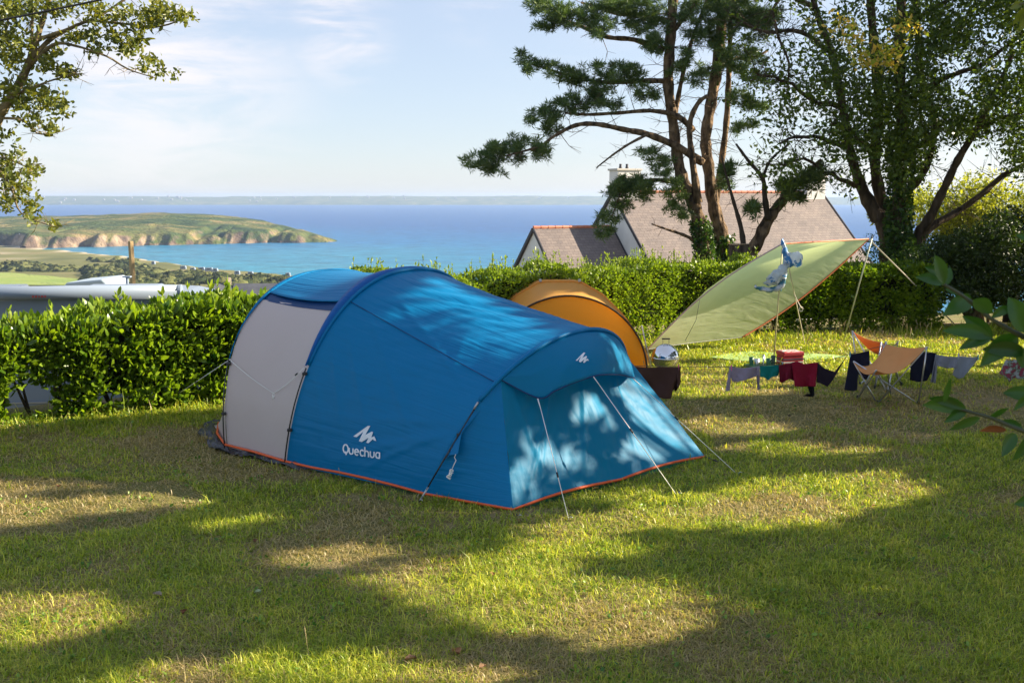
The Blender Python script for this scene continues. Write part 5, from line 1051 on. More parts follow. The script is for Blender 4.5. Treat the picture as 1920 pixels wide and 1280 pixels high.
cloth('printed_cloth', 'flowered cloth with red and green print hanging at the right edge', 'cloth', [([(1886, 674), (1905, 675), (1935, 676)], [(1873, 700), (1885, 706), (1893, 716), (1900, 708), (1935, 712)])], mat('flower_print', (.35, .36, .38), .9, (.22, .03, .06), 22, thr=(.44, .58), c3=(.10, .2, .12), ndetail=2), .02, seed=11)
cloth('sock', 'black sock dangling under the crimson cloth', 'sock', [([(1514, 724), (1526, 724)], [(1520, 741), (1527, 742)]), ([(1514, 738), (1526, 738)], [(1504, 742), (1525, 744)])], clothm('black_cotton', (.01, .01, .012)), .006, .0, seed=12)
def cpeg(px, col, name_):
    p = D(px, lineY(px), lineD(px)); t = thing('clothes_peg', tuple(p), f'{name_}', 'peg', None); m = mat('peg_plastic', col, .4)
    for s_ in (-1, 1):
        b = MB(); b.box(p+Vector((0, s_*.007, -.012)), (.013, .008, .075), ((1, 0, 0), (0, 1, s_*.06), (0, -s_*.06, 1))); b.build('jaw', m, t, bevel=.002)
for px, col, nm in ((1272, (.75, .08, .3), 'pink clothes peg at the right corner of the brown t-shirt'), (1371, (.8, .1, .32), 'pink clothes peg on the left of the lilac top'), (1467, (.02, .35, .3), 'teal clothes peg where the briefs meet the red shirt'), (1526, (.6, .25, .05), 'orange clothes peg on the crimson cloth'), (1594, (.03, .3, .5), 'blue clothes peg on the navy trousers'), (1797, (.6, .6, .7), 'white clothes peg between the two pale shirts'), (1834, (.03, .45, .55), 'turquoise clothes peg at the right tip of the blown shirt')): cpeg(px, col, nm)
# ============================================================ BUTTERFLY CHAIRS
cm = mat('orange_canvas', (.78, .40, .15), .8, (.70, .34, .12), 3, bump=.4, bscale=60, trans=.3, tcol=(1.1, .9, .7), bdist=.006, spec=.15); alu = mat('aluminium_tube', (.55, .56, .6), .3, metal=.9)
def butterfly(label, FLp, FRp, BLp, BRp, feet, seat_drop, m=cm):
    FLp, FRp, BLp, BRp = [np.array(p) for p in (FLp, FRp, BLp, BRp)]; c0 = (FLp+FRp+BLp+BRp)/4
    t = thing('butterfly_chair', (c0[0], c0[1], 0), label, 'chair', 'butterfly chairs'); n = 22
    s = np.linspace(0, 1, n)[None, :, None]; q = np.linspace(0, 1, n)[:, None, None]
    P = (FLp*(1-s)+FRp*s)*(1-q)+(BLp*(1-s)+BRp*s)*q
    bow = 16*s*(1-s)*q*(1-q); P = P-np.array([0, 0, seat_drop])*bow
    P = P-np.array([0, 0, .11])*4*s*(1-s)*(1-q)-np.array([0, 0, .035])*4*s*(1-s)*q
    ed = 4*q*(1-q)*(np.abs(2*s-1)**2); P = P-np.array([0, 0, .17])*ed; P = P+(c0-P)*.07*ed*np.array([1, 1, 0])
    st = sheet('seat_sling', P, m, t, solid=.005)
    for a, b_ in ((FLp, feet[2]), (FLp, feet[1]), (FRp, feet[3]), (FRp, feet[0]), (BLp, feet[0]), (BLp, feet[3]), (BRp, feet[1]), (BRp, feet[2])):
        b = MB(); b.tube([a, Vector(a).lerp(Vector(b_), .5), b_], .0105, 8); b.build('leg', alu, t, True)
    for f in feet: b = MB(); f = Vector(f); b.lathe([(.014, -.0), (.018, .03), (.014, .05), (.0, .05)], f, 8); b.build('foot', darkp, t, True)
    return t
fd = [G(1637, 752), G(1607, 744), G(1669, 737), G(1722, 757)]
butterfly('orange canvas butterfly chair standing nearest among the washing', D(1600, 677, 13.55), D(1643, 694, 13.0), D(1661, 645, 13.85), D(1738, 650, 13.2), [G(1608, 747), G(1645, 757), G(1722, 757), G(1668, 738)], .11)
butterfly('orange canvas butterfly chair half hidden behind the nearer one', D(1661, 640, 15.0), D(1684, 640, 15.4), D(1598, 620, 14.8), D(1652, 641, 14.6), [G(1612, 722), G(1640, 728), G(1690, 722), G(1664, 736)], .17)
# ============================================================ THINGS ON THE LAWN
V = [tuple(G(x, y)+Vector((0, 0, .022))) for x, y in ((1329, 672), (1360, 666), (1400, 661), (1440, 663), (1500, 664), (1560, 667), (1590, 671), (1540, 676), (1475, 681), (1420, 681), (1375, 677))]
b = MB(); b.add(V, [tuple(range(len(V)))]); tag(b.build('groundsheet', mat('pale_green_sheet', (.32, .46, .16), .8, (.26, .40, .13), 5, bump=.4, bscale=20), solid=.01), 'pale green groundsheet spread on the grass below the tarp', 'groundsheet')
q = G(1484, 690); cl = thing('cool_box', tuple(q), 'red cool box with dark stripes and pale lid on the green groundsheet', 'cool box'); redp = mat('red_cloth', (.42, .02, .035), .6); ax = ((.97, .24, 0), (-.24, .97, 0), (0, 0, 1)); q = q+Vector((0, .12, 0))
b = MB(); b.box(q+Vector((0, 0, .1)), (.36, .26, .2), ax); b.build('box', redp, cl, bevel=.012)
b = MB(); b.box(q+Vector((0, 0, .235)), (.375, .275, .065), ax); b.build('lid', redp, cl, bevel=.012); b = MB(); b.box(q+Vector((0, 0, .27)), (.33, .23, .012), ax); b.build('lid_top', mat('white_print_lid', (.6, .56, .52), .6, (.4, .06, .06), 14, thr=(.5, .56)), cl, bevel=.004)
for z, m_ in ((.05, mat('dark_stripe', (.03, .03, .05), .6)), (.10, mat('pale_stripe', (.6, .6, .6), .6)), (.15, mat('dark_stripe_upper', (.05, .04, .08), .6))): b = MB(); b.box(q+Vector((0, 0, z)), (.367, .267, .02), ax); b.build('stripe', m_, cl)
q = G(1428, 690); tb = thing('washing_up_tray', tuple(q), 'dark green tray of camping dishes lying on the grass left of the cool box', 'tray'); gm = mat('green_plastic', (.01, .10, .05), .4)
b = MB(); b.box(q+Vector((0, 0, .03)), (.50, .3, .06), ax); b.build('tray', gm, tb, bevel=.01)
for dx, h_, r_, m_ in ((-.18, .14, .04, gm), (-.08, .10, .05, steel), (.02, .18, .018, steel), (.10, .12, .045, gm), (.2, .15, .04, mat('dark_green_cup', (.02, .07, .05), .4))): b = MB(); b.lathe([(r_*.8, .05), (r_, .05+h_), (r_*.93, .05+h_), (r_*.7, .07)], q+Vector((dx, rnd.uniform(-.06, .06), 0)), 12); b.build('dish', m_, tb, True)
# ============================================================ NEAR LAUREL TWIGS AT THE RIGHT EDGE
nl = mat('near_leaf', (.014, .055, .008), .32, (.035, .11, .013), 6, trans=.38, tcol=(1.6, 1.5, .5), island=True, spec=.5, bump=.15, bscale=30, bdist=.004)
ls = thing('cherry_laurel', (1.95, 2.6, 0), 'dark green laurel branch reaching in from the right edge close to the camera', 'bush')
def bigleaf(mb, b0, t0, d, w=.36, droop=.1, tilt=0., curl=0):
    a = np.array(D(b0[0], b0[1], d)); e = np.array(D(t0[0], t0[1], d+rnd.uniform(-.03, .03))); L_ = np.linalg.norm(e-a); ax = (e-a)/L_
    view = np.array([0, 1, -.1]); sd = np.cross(ax, view); sd /= np.linalg.norm(sd); nn = np.cross(sd, ax); an = tilt+rnd.uniform(-.35, .35); sd = sd*math.cos(an)+nn*math.sin(an); nn = np.cross(sd, ax)
    n = 9; V = []
    for i in range(n):
        f = i/(n-1); ww = L_*w*.5*(math.sin(math.pi*min(1, f**.85))**.8)*(1-.12*f); c = a+ax*L_*f+np.array([0, 0, -droop*L_*math.sin(f*math.pi)*-1])*1+nn*curl*math.sin(f*math.pi)*L_
        for s_ in (-1, -.5, 0, .5, 1): V.append(c+sd*ww*s_+nn*(-abs(s_)*ww*.35))
    Fs = [(i*5+j, i*5+j+1, (i+1)*5+j+1, (i+1)*5+j) for i in range(n-1) for j in range(4)]; mb.add(V, Fs)
dN = 2.5
stb = MB()
for pts, d in (([(1768, 532, 3), (1810, 558, 3.5), (1850, 592, 4), (1900, 622, 5), (1960, 650, 6)], dN), ([(1770, 757, 2.5), (1812, 770, 3), (1860, 784, 3.5), (1905, 803, 4), (1960, 822, 5)], dN), ([(1850, 632, 2), (1880, 645, 2.5), (1925, 660, 3.5), (1960, 665, 4)], dN+.05)): limb(stb, pts, d, 0, 7)
j1 = D(1960, 650, dN); j2 = D(1960, 822, dN); stb.tube(smooth_line([tuple(j1), (1.75, 2.6, 1.9), (1.95, 2.6, 1.0), (1.95, 2.6, 0)], 4), list(np.linspace(.01, .03, 13)), 7); stb.tube(smooth_line([tuple(j2), (1.7, 2.6, 1.5), (1.9, 2.6, .6)], 4), list(np.linspace(.008, .02, 9)), 7)
stb.build('stem', mat('green_stem', (.035, .045, .018), .6), ls, True)
LV_ = [((1770, 533), (1752, 478), .46), ((1768, 533), (1716, 519), .42), ((1772, 533), (1733, 500), .4), ((1775, 535), (1781, 500), .42), ((1800, 552), (1772, 541), .4), ((1805, 552), (1822, 560), .3), ((1822, 562), (1767, 592), .50), ((1824, 562), (1862, 588), .5), ((1893, 575), (1858, 597), .5), ((1858, 632), (1766, 620), .34), ((1862, 634), (1804, 592), .40), ((1860, 632), (1797, 655), .40), ((1910, 628), (1837, 687), .50), ((1925, 662), (1840, 655), .4), ((1925, 625), (1890, 557), .55), ((1920, 690), (1895, 640), .4),
       ((1812, 768), (1729, 759), .36), ((1812, 766), (1740, 746), .30), ((1770, 756), (1783, 708), .24), ((1812, 770), (1770, 792), .42), ((1838, 782), (1779, 806), .36), ((1855, 783), (1892, 764), .34), ((1905, 812), (1878, 856), .50), ((1918, 802), (1872, 790), .4), ((1935, 815), (1897, 864), .45), ((1945, 745), (1880, 736), .5), ((1935, 740), (1900, 770), .4), ((1950, 930), (1900, 945), .5), ((1960, 600), (1915, 690), .5), ((1940, 455), (1905, 440), .4)]
for i, (b0, t0, w_) in enumerate(LV_): mb = MB(); bigleaf(mb, b0, t0, dN+rnd.uniform(-.04, .06), w_*1.0, .06, 0, rnd.uniform(-.08, .08)); mb.build('leaf', nl, ls, True)
mb = MB(); bigleaf(mb, (1888, 806), (1836, 808), dN, .42, .05, .3, .1); o = mb.build('leaf', mat('dead_leaf_brown', (.20, .06, .015), .6, (.10, .03, .01), 20), ls, True); o['label'] = 'curled dead brown leaf'
Qs = np.concatenate([np.array([x, y, z])+rng.normal(size=(n_, 3))*np.array([.16, .28, .2]) for x, y, z, n_ in ((2.05, 2.75, 2.5, 90), (2.15, 2.9, 2.0, 110), (2.2, 2.9, 1.5, 110), (2.2, 2.8, 1.0, 90), (2.15, 2.8, .55, 60), (2.45, 3.0, 1.4, 110), (2.4, 2.9, 2.2, 90))])
Qs = Qs[(Qs[:, 0] > .53*Qs[:, 1]+.16)]; leaves('foliage', Qs, .11, nl, ls, aspect=.42)
lc = thing('cherry_laurel', (2.3, 3.6, 0), 'laurel leaves hanging into the very top right corner', 'bush'); stb = MB(); j = D(1960, -10, 3.4); stb.tube(smooth_line([tuple(j), (2.25, 3.5, 3.2), (2.4, 3.6, 1.5), (2.3, 3.6, 0)], 4), list(np.linspace(.012, .04, 13)), 7); limb(stb, [(1960, -10, 4), (1925, 5, 3), (1905, 10, 2)], 3.4, 0, 6); stb.build('stem', mat('green_stem_b', (.07, .08, .03), .6), lc, True)
mb = MB()
for b0, t0, w_ in (((1915, 8), (1893, 18), .5), ((1925, 15), (1898, 48), .5), ((1930, 20), (1912, 60), .5), ((1935, -5), (1900, -15), .5)): bigleaf(mb, b0, t0, 3.4, w_)
Qs = np.concatenate([np.array([x, y, z])+rng.normal(size=(n_, 3))*np.array([.22, .3, .25]) for x, y, z, n_ in ((2.75, 3.7, 3.3, 120), (2.85, 3.8, 2.7, 120), (2.9, 3.8, 2.1, 120), (2.85, 3.8, 1.5, 110), (2.8, 3.7, .9, 90))])
Qs = Qs[(Qs[:, 0] > .53*Qs[:, 1]+.2)]; leaves('foliage', Qs, .11, nl, lc, aspect=.42)
mb.build('leaves', mat('near_leaf_lit', (.12, .16, .02), .35, (.22, .2, .03), 6, trans=.45, tcol=(1.3, 1.2, .5)), lc, True)  # paler copy of the near leaf, sunlight put into its colour
# ============================================================ TREES RIGHT OF THE VIEW (they throw the dappled shade)
e1 = np.array([SUN[1], -SUN[0], 0]); e1 /= np.linalg.norm(e1); e2 = np.cross(SUN, e1)
if e2[2] < 0: e2 = -e2
def sp(P): P = np.asarray(P, float); return np.stack([P@e1, P@e2], -1)
LIT = [[(-60, 905), (120, 915), (330, 925), (385, 935), (340, 950), (160, 960), (60, 985), (-60, 990)], [(370, 990), (460, 965), (485, 972), (400, 995)],
       [(545, 1035), (620, 1020), (700, 1022), (730, 1040), (650, 1060), (550, 1062)], [(-60, 1115), (150, 1128), (200, 1150), (185, 1185), (90, 1205), (120, 1225), (-60, 1230)],
       [(700, 1075), (860, 1050), (1000, 1055), (1150, 1085), (1330, 1130), (1345, 1160), (1240, 1200), (1130, 1215), (980, 1180), (820, 1160), (730, 1110)],
       [(130, 1275), (420, 1235), (640, 1232), (860, 1262), (1010, 1300), (130, 1300)],
       [(960, 990), (1080, 965), (1240, 945), (1400, 905), (1560, 888), (1680, 895), (1725, 930), (1640, 955), (1500, 985), (1380, 1000), (1200, 992), (1060, 1012)],
       [(1340, 838), (1480, 832), (1650, 848), (1600, 862), (1420, 858)], [(1290, 785), (1400, 780), (1470, 800), (1400, 825), (1320, 832)],
       [(1215, 640), (1960, 630), (1960, 690), (1860, 705), (1740, 690), (1600, 712), (1500, 720), (1490, 735), (1340, 745), (1265, 745), (1230, 700)],
       [(0, 800), (200, 775), (430, 745), (420, 775), (260, 785), (200, 800), (60, 825), (-30, 840)], [(930, 1010), (1120, 1012), (1240, 1040), (1050, 1048)], [(1080, 930), (1180, 915), (1240, 930), (1130, 950)]]
gx, gy = np.meshgrid(np.arange(-9, 15, .07), np.arange(4.6, 22, .07)); Gp = np.stack([gx.ravel(), gy.ravel(), 0*gx.ravel()], 1); gj = Jn(Gp); lit = np.zeros(len(Gp), bool)
for pl in LIT: lit |= inpoly(gj, pl)
brk = fbm(Gp[:, 0]*.9+3, Gp[:, 1]*2.6, 3, 61); lit &= (brk > .27)
LP = [sp(Gp[lit])]
allt = [o for o in tent.children if o.name.split('.')[0] in ('end_panel', 'hood', 'main_panel', 'roof_panel')]
bvT = raytgt(allt); tp_ = []
TL_ = [([(985, 825), (1010, 820), (1015, 850), (990, 860)], 1), ([(1040, 855), (1078, 850), (1080, 885), (1042, 890)], 1), ([(1075, 755), (1125, 745), (1140, 790), (1090, 790)], .75),
       ([(1165, 712), (1195, 715), (1250, 790), (1322, 850), (1262, 850), (1215, 815), (1170, 770)], .85), ([(1180, 820), (1250, 845), (1215, 868), (1165, 855)], .9), ([(950, 880), (985, 880), (975, 930), (960, 935)], .6), ([(1140, 640), (1170, 655), (1185, 692), (1150, 668)], .8)]
for pl, pr_ in TL_:
    x0, x1 = min(p[0] for p in pl), max(p[0] for p in pl); y0, y1 = min(p[1] for p in pl), max(p[1] for p in pl); gX, gY = np.meshgrid(np.arange(x0, x1, 5), np.arange(y0, y1, 5)); Q = np.stack([gX.ravel(), gY.ravel()], 1); Q = Q[inpoly(Q, pl)]
    for x, y in Q:
        if float(fbm(np.array([x/22]), np.array([y/22]), 3, 5)[0]) < .74*pr_:
            h = onsurf(x, y, bvT, 0)
            if h: tp_.append(tuple(h))
# roof streaks
for x, y in [(a, b_) for a in range(735, 1015, 6) for b_ in range(516, 650, 5)]:
    if inpoly(np.array([[x, y]]), [(730, 535), (790, 516), (850, 530), (900, 560), (1020, 618), (1000, 655), (930, 628), (860, 600), (780, 580)])[0] and float(fbm(np.array([(x-y*.5)/34]), np.array([(y-.55*x)/15]), 3, 9)[0]) > .43:
        h = onsurf(x, y, bvT, 0)
        if h: tp_.append(tuple(h))
LP.append(sp(np.array(tp_)))
def pts_lit(P): LP.append(sp(np.array([tuple(p) for p in P])))
pts_lit([W(u, v, 1.9) for u in np.arange(-1, 0, .12) for v in np.arange(1, 2.6, .12)])
TLv = [TLc+(TRc-TLc)*a+(BLc-TLc)*b_ for a in np.arange(0, 1.01, .05) for b_ in np.arange(0, 1.01, .04)]; pts_lit(TLv)
pts_lit([(dc.x+x, 16, z) for x in np.arange(-1.3, 1.4, .12) for z in np.arange(.1, 1.45, .12)])
pts_lit([(x, 15.5+(x+2.5)*.8, z) for x in np.arange(-2.5, 3.3, .12) for z in np.arange(1.2, 1.8, .1)])
pts_lit([(x, 20.3+(x-5)*.2, z) for x in np.arange(5.0, 9.2, .12) for z in np.arange(.5, 1.6, .12)])
pts_lit([(x, 12.0+(x+6.3)*.6, z) for x in np.arange(-9, -2.6, .1) for z in np.arange(.15, 1.6, .1) if float(fbm(np.array([x*1.7]), np.array([z*1.7]), 3, 8)[0]) > .36])
pts_lit([(q_[0], q_[1], q_[2]) for q_ in [D(1248, 655, 14.7), D(1248, 640, 14.7), D(1620, 650, 14.8), D(1480, 668, 16.1), D(1700, 660, 13.4), D(1720, 665, 13.4)]])
LPa = np.concatenate(LP); CELL = .085; key = lambda A_: (np.floor(A_[:, 0]/CELL).astype(int)+4000)*10000+np.floor(A_[:, 1]/CELL).astype(int)+4000
litset = set()
kk = np.unique(key(LPa))
litarr = kk
dil = np.concatenate([kk+a*10000+b_ for a, b_ in ((0, 0), (1, 0), (-1, 0), (0, 1), (0, -1))]); dil = np.unique(dil)
n = 6000000
tx = rng.uniform(-8.5, 13, n); ty = rng.uniform(4.4, 17.5, n); ok = np.ones(n, bool)
T_ = np.stack([tx, ty, rng.uniform(0, .9, n)*(rng.random(n) < .35)], 1); sel_ = rng.random(n)
T_ = np.where((sel_ < .03)[:, None], np.stack([rng.uniform(1.0, 2.0, n), rng.uniform(2.2, 3.8, n), rng.uniform(1.7, 3.3, n)], 1), T_)
tv = rng.uniform(0, 1, n); T_ = np.where(((sel_ > .03) & (sel_ < .10))[:, None], np.stack([-10+5.3*tv, 15.6+.6*tv+rng.uniform(0, 2.6, n), rng.uniform(.3, 1.4, n)], 1), T_); S2d = sp(T_); ok &= ~np.isin(key(S2d), dil)
# crowns: stretch of each sun ray that lies inside a crown
trees = [(10.3, 10.2, 4.6, 2.6, 2.8), (8.9, 6.2, 4.4, 2.5, 2.7), (12.8, 14.0, 5.0, 2.9, 3.0), (13.2, 8.4, 6.6, 2.7, 3.0), (7.0, 3.0, 4.4, 2.4, 2.9), (15.8, 12.0, 7.6, 2.9, 3.2), (12.0, 4.4, 6.6, 2.8, 3.0), (14.8, 18.2, 5.0, 2.8, 3.0), (18.5, 15.5, 8.2, 2.9, 3.0)]
t_ = rng.uniform(1.5, 26, n); P = T_+SUN*t_[:, None]; own = np.full(n, -1)
for i, (x, y, z, r, rz_) in enumerate(trees):
    w_ = fbm(P[:, 0]*1.1+i*7, P[:, 2]*1.1+P[:, 1]*.8, 3, 70+i)-.45
    d = ((P[:, 0]-x)/r)**2+((P[:, 1]-y)/r)**2+((P[:, 2]-z)/rz_)**2; own = np.where((own < 0) & (d < 1+w_*1.2), i, own)
off_ = (P[:, 0] > .53*P[:, 1]+.55) | (P[:, 1] < 2.0); ok &= (own >= 0) & off_ & (P[:, 2] > 1.2)
clump = fbm(P[:, 0]*2.2, P[:, 1]*2.2+P[:, 2]*2.6, 3, 99); ok &= clump > .31
P = P[ok]; own = own[ok]
# even cover: at most a few leaves on any one sun ray, fewer where the crowns thin out
kq = sp(P); kc = key(kq); pr = rng.permutation(len(P)); P = P[pr]; own = own[pr]; kc = kc[pr]; kq = kq[pr]
od = np.argsort(kc, kind='stable'); ks = kc[od]; first = np.concatenate([[True], ks[1:] != ks[:-1]]); idx = np.arange(len(ks)); start = np.maximum.accumulate(np.where(first, idx, 0)); rank = np.empty(len(ks), int); rank[od] = idx-start
cap = np.where(fbm(kq[:, 0]*1.5, kq[:, 1]*3.2, 3, 88) < .22, 3, 9); k = rank < cap; P = P[k]; own = own[k]
print('canopy leaves', len(P), [int((own == i).sum()) for i in range(len(trees))])
if 0:
    pass
kc2 = np.sort(key(sp(P))); gk = key(sp(Gp)); cnt = np.searchsorted(kc2, gk, 'right')-np.searchsorted(kc2, gk, 'left')
for (a, b_) in ((0, 640), (640, 1280), (1280, 1920)):
    for (c, d) in ((700, 850), (850, 1000), (1000, 1140), (1140, 1280)):
        m_ = (gj[:, 0] > a) & (gj[:, 0] < b_) & (gj[:, 1] > c) & (gj[:, 1] < d) & ~np.isin(gk, dil); print(a, c, 'unlit cells', m_.sum(), 'mean leaves', cnt[m_].mean().round(2), 'empty', (cnt[m_] == 0).mean().round(2))
litp = LP[0][:, 0]
def trunk_spot(x, y, r):
    best = None
    for dy in np.arange(-.55*r, .55*r, .12):
        c = np.array([x, y+dy, 0])@e1; v_ = np.sum(np.abs(litp-c) < .25)
        if best is None or v_ < best[0]: best = (v_, y+dy)
    return best[1]
shleaf = mat('shade_tree_leaf', (.03, .06, .012), .45, (.09, .14, .02), 2, trans=.3, tcol=(1.4, 1.4, .5), island=True)
for i, (x, y, z, r, rz_) in enumerate(trees):
    Q = P[own == i]
    if len(Q) < 50: continue
    y = trunk_spot(x, y, r)
    t = thing('shade_tree', (x, y, 0), 'leafy tree standing beyond the right edge of the lawn', 'tree', 'shade trees beside the lawn')
    quadleaves('foliage', Q, .17, shleaf, t, aspect=.62)
    b = MB(); b.tube(smooth_line([(x, y, -.1), (x+.1, y, z*.4), (x-.05, y+.1, z*.8), (x, y, z+rz_*.6)], 4), list(np.linspace(.13*r/2.5, .03, 13)), 9)
    for k in range(14):
        q = Vector(Q[rnd.randrange(len(Q))]); s_ = Vector((x, y, max(1.0, q.z*.62))); b.tube([s_, s_.lerp(q, .5)+Vector((0, 0, .15)), q], [.03, .018, .006], 5)
    b.build('trunk', bark, t, True)
# ============================================================ GRASS
def grassmat(name, a, b_, c, sc): 
    return mat(name, a, .42, b_, sc, trans=.42, tcol=(1.3, 1.3, .5), island=True, thr=(.10, .90), c3=c, spec=.4)
g1 = grassmat('grass_blades', (.042, .095, .010), (.82, .72, .14), (.33, .43, .03), 1.8)
g2 = grassmat('dry_grass_blades', (.16, .19, .04), (.66, .53, .30), (.42, .33, .15), 1.2)
DRY = [([(-60, 890), (340, 905), (380, 950), (250, 1000), (-60, 1020)], 1), ([(1260, 745), (1450, 735), (1700, 720), (1960, 735), (1960, 815), (1700, 820), (1480, 812), (1350, 835), (1260, 800)], .9), ([(530, 1010), (720, 1005), (740, 1050), (560, 1070)], .7), ([(950, 965), (1250, 940), (1400, 960), (1200, 1000), (960, 1030)], .5), ([(560, 925), (900, 960), (900, 1010), (600, 1000)], .45), ([(1800, 660), (1960, 660), (1960, 720), (1800, 710)], .4), ([(40, 820), (430, 800), (420, 870), (560, 900), (400, 905), (0, 880)], .5), ([(1380, 930), (1600, 920), (1500, 980), (1300, 960)], .3)]
def grass(name, n0, dry):
    # more blades near the camera
    d = 4.7*(22./4.7)**rng.random(n0); d = np.where(rng.random(n0) < .35, rng.uniform(4.7, 21.5, n0), d); xr_ = rng.uniform(-.60, .60, n0); k_ = rng.random(n0) < .16; xr_ = np.where(k_, rng.uniform(.58, 1.0, n0), xr_); k2 = rng.random(n0) < .05; xr_ = np.where(k2, rng.uniform(-.78, -.6, n0), xr_); x = xr_*d+rng.normal(size=n0)*.02
    P = np.stack([x, d, 0*x], 1); k = hedge_s(x, d) < -.25; P = P[k]
    du = (P[:, :2]-T0); u_ = du@TA; v_ = du@TC; vlim = np.where(u_ > 2, .03+(u_-2)*.2, np.where(u_ < -1, (-1-u_)*.6+.02, -.03)); k = ~((u_ > -2.05) & (u_ < 2.9+.17*np.clip(v_, 0, 3)) & (v_ > vlim) & (v_ < 3.1)); P = P[k]
    pj = Jn(P); dr = np.zeros(len(P))
    for pl, s_ in DRY: dr = np.maximum(dr, inpoly(pj+np.stack([(fbm(P[:, 0]*1.3, P[:, 1]*1.3, 3, 4)-.45)*160, (fbm(P[:, 0]*1.3+9, P[:, 1]*1.3, 3, 5)-.45)*60], 1), pl)*s_)
    nz = fbm(P[:, 0]*.8+5, P[:, 1]*.8, 4, 23); pd = np.clip(dr*.85+np.clip((nz-.445)*4, 0, .8)+.13, 0, 1)
    thin = fbm(P[:, 0]*2.2, P[:, 1]*2.2, 3, 29); keep = rng.random(len(P)) < np.clip(.1+thin*1.7-.45*dr, .12, 1)
    sel = (rng.random(len(P)) < pd) if dry else (rng.random(len(P)) > pd); k = keep & sel; P = P[k]; nz = thin[k]; far_ = P[:, 1]
    P[:, 2] = terr(P[:, 0], P[:, 1])-.003; n = len(P)
    tuft = np.clip((fbm(P[:, 0]*3.1+2, P[:, 1]*3.1, 3, 47)-.42)*4, 0, 1)
    edge = np.clip(1+ (hedge_s(P[:, 0], P[:, 1])+.6)/1.0, 0, 1)
    h = (.026+.045*rng.random(n)**1.6+.055*tuft*rng.random(n)+.13*edge*rng.random(n)**2)*(1 if not dry else .8)*(1+.02*far_)
    h[rng.random(n) < .004] *= 2.2
    w = .0030*(.7+.6*rng.random(n))*np.clip(far_/6.5, .9, 3.2)
    a = rng.uniform(0, 6.283, n); lean = rng.uniform(.2, 2.1, n)*(1.35 if dry else 1); dx = np.stack([np.cos(a), np.sin(a), 0*a], 1); a2 = a+math.pi/2+rng.normal(size=n)*.5; sx = np.stack([np.cos(a2), np.sin(a2), 0*a], 1)*w[:, None]
    up_ = np.array([0, 0, 1.]); hh = h[:, None]; ln = lean[:, None]
    m_ = P+(up_*(.60-.12*ln)+dx*ln*.34)*hh; tip = P+(up_*(1.05-.46*ln)+dx*ln*.95)*hh
    V = np.stack([P-sx, P+sx, m_+sx*.8, m_-sx*.8, tip+sx*.12, tip-sx*.12], 1).reshape(-1, 3); q = np.arange(n)[:, None]*6
    Fs = np.concatenate([q+np.array([0, 1, 2, 3]), q+np.array([3, 2, 4, 5])], 0)
    print(name, n)
    return npmesh('grass' if not dry else 'dry_grass', V, Fs, g2 if dry else g1)
tag(grass('green', 980000, False), 'short green lawn grass with longer tufts', 'grass', kind='stuff')
tag(grass('dry', 720000, True), 'dry straw-coloured grass scattered through the lawn', 'dry grass', kind='stuff')
# low broad-leaved weeds and clover among the grass
wc = []; 
for _ in range(300):
    d_ = 5.2*(14/5.2)**rnd.random(); c_ = np.array([rnd.uniform(-.55, .55)*d_, d_, .012]); uu_, vv_ = UV(c_)
    if -2.1 < uu_ < 3.5 and -.1 < vv_ < 3.2: continue
    if float(hedge_s(np.array([c_[0]]), np.array([c_[1]]))[0]) > -.4: continue
    m_ = rnd.randint(6, 16); sp_r = rnd.uniform(.03, .11); wc.append(c_+np.stack([rng.normal(size=m_)*sp_r, rng.normal(size=m_)*sp_r, rng.random(m_)*.03], 1))
for bx_, by_, k_ in ((-6.4, 11.75, 60), (-5.6, 12.15, 60), (-4.9, 12.6, 50), (-4.3, 13.0, 40), (-6.0, 11.9, 60)): wc.append(np.array([bx_, by_, .05])+rng.normal(size=(k_*3, 3))*np.array([.35, .12, .05]))
wc = np.concatenate(wc); wc[:, 2] = wc[:, 2].clip(.005); dw = rng.normal(size=(len(wc), 3)); dw[:, 2] = np.abs(dw[:, 2])*.5+.1
tag(leaves('lawn_weeds', wc, .026, mat('weed_leaf', (.07, .17, .02), .4, (.24, .38, .05), 3, trans=.35, tcol=(1.3, 1.3, .5), island=True), None, dirs=dw, aspect=.6), 'low clover and plantain weeds scattered through the lawn', 'weeds', kind='stuff')
# seed stalks and flower heads by the far edge
V = MB()
for px, py, hh in [(rnd.uniform(1300, 1760), rnd.uniform(618, 650), rnd.uniform(.12, .3)) for _ in range(120)]+[(1445, 850, .22), (1460, 852, .3), (1348, 1132, .2), (1362, 1138, .12), (1525, 905, .15), (1210, 700, .2), (1200, 1000, .16), (1100, 1240, .2), (1290, 985, .14), (640, 905, .14), (310, 920, .12), (580, 1240, .2), (1770, 1000, .25), (1760, 980, .2)]:
    p = G(px, py); 
    if hedge_s(np.array([p.x]), np.array([p.y]))[0] > -.35: continue
    e = p+Vector((rnd.gauss(0, .3)*hh, rnd.gauss(0, .2)*hh, hh)); r_ = .0016 if p.y < 13 else .004; V.tube([p, p.lerp(e, .5)+Vector((0, 0, .01)), e, e+(e-p)*.12], [r_, r_*.8, r_*2.2, r_*.6], 4)
tag(V.build('seed_stalks', mat('straw', (.42, .32, .16), .8)), 'thin straw-coloured seed stalks standing above the lawn', 'stalks', kind='stuff')
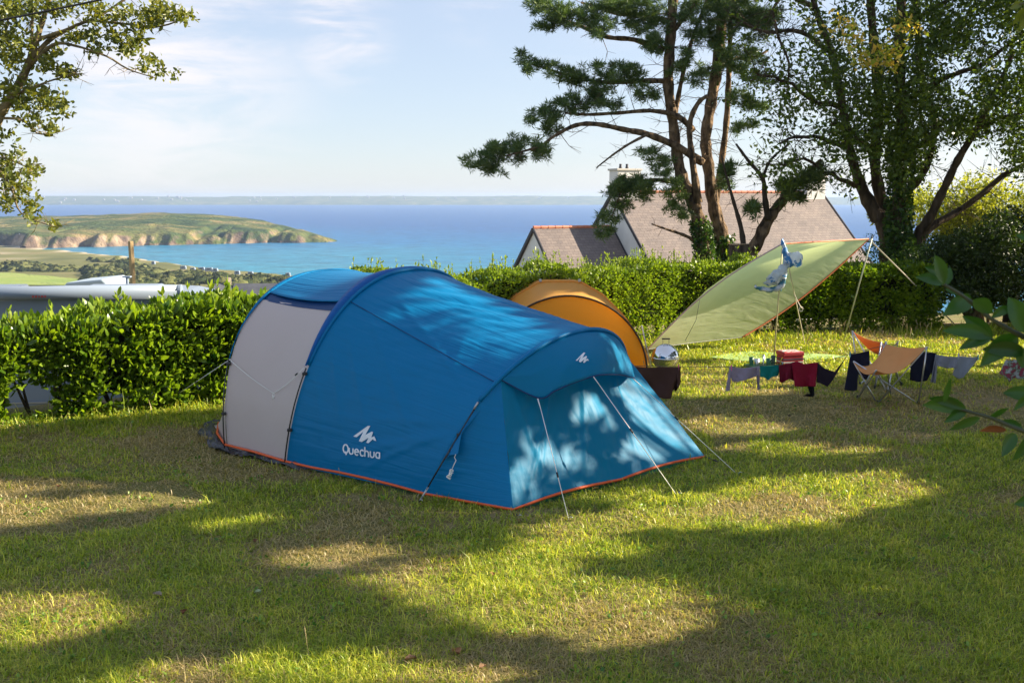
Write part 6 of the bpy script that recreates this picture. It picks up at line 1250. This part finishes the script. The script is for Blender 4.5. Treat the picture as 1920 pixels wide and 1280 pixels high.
# fallen leaves
FLV = [((295, 1115), .07, (.42, .34, .26), 'pale curled leaf lying in the grass at lower left'), ((483, 1110), .05, (.40, .46, .25), 'pale yellow-green leaf lying on the lawn left of centre'), ((345, 1147), .06, (.24, .09, .03), 'rusty brown leaf in the shaded grass at lower left'), ((225, 1168), .05, (.26, .12, .05), 'brown leaf in the sunlit grass near the left edge'), ((478, 1014), .06, (.22, .10, .04), 'brown leaf on dry turf in front of the tent lettering'), ((855, 1222), .085, (.42, .20, .09), 'orange-brown leaf at the bottom centre of the lawn'), ((770, 1236), .08, (.28, .16, .09), 'flat brown leaf at the bottom left of the orange leaf'), ((905, 1250), .05, (.35, .2, .1), 'small tan leaf at the bottom edge right of centre'), ((925, 1077), .05, (.3, .12, .05), 'small brown leaf in bright grass below the tent corner'), ((722, 1123), .045, (.36, .17, .08), 'tiny reddish leaf in the middle of the foreground'), ((1117, 916), .06, (.40, .24, .07), 'yellow-brown leaf under the orange hem of the tent'), ((110, 912), .07, (.24, .11, .05), 'brown leaf on the dry patch at the left'), ((1640, 948), .05, (.3, .14, .06), 'brown leaf near the end of the sunlit strip at right'), ((38, 822), .06, (.55, .42, .33), 'pinkish pale leaf at the foot of the laurel hedge'), ((1110, 1018), .04, (.3, .2, .1), 'tiny brown leaf in the sun strip below the guy line peg'), ((1650, 1152), .05, (.15, .07, .03), 'dark brown leaf in the shade at lower right'), ((1480, 780), .07, (.08, .05, .03), 'dark brown leaf on the bare patch between tent and chairs')]
for (px, py), sz, col, lab in FLV:
    p = G(px, py, .035); a = rnd.uniform(0, 6); ax = np.array([math.cos(a), math.sin(a), rnd.uniform(-.1, .2)]); sd = np.array([-math.sin(a), math.cos(a), rnd.uniform(-.2, .2)]); V = []; c = np.array(p); nn = np.array([0, 0, 1.])
    for i in range(8):
        f = i/7; w_ = sz*.36*math.sin(math.pi*min(1, f**.8*1.0+.02))*(1+.25*math.sin(i*2.7))
        for s_ in (-1, -.4, .4, 1): V.append(c+ax*sz*(f-.5)+sd*w_*s_+nn*(abs(s_)**2*sz*.22+math.sin(f*4)*sz*.1))
    b = MB(); b.add(V, [(i*4+j, i*4+j+1, (i+1)*4+j+1, (i+1)*4+j) for i in range(7) for j in range(3)]); tag(b.build('fallen_leaf', mat('fallen_leaf_tissue', col, .8, tuple(k*.6 for k in col), 30, trans=.2), None, True), lab, 'leaf', 'fallen leaves on the lawn')
# ============================================================ HAZE
hz = MB(); hz.box((0, 3480, (-46+24)/2.), (13600, 7440, 70)); ho = hz.build('haze', bpy.data.materials.new('haze_air')); m = ho.data.materials[0]; m.use_nodes = True; t = m.node_tree
for nd in list(t.nodes): t.nodes.remove(nd)
o_ = t.nodes.new('ShaderNodeOutputMaterial'); pv = t.nodes.new('ShaderNodeVolumePrincipled'); pv.inputs['Density'].default_value = .00012; pv.inputs['Color'].default_value = (.50, .68, 1, 1); pv.inputs['Anisotropy'].default_value = .2
t.links.new(pv.outputs[0], o_.inputs['Volume']); tag(ho, 'pale blue air haze over the bay', 'haze', kind='stuff')
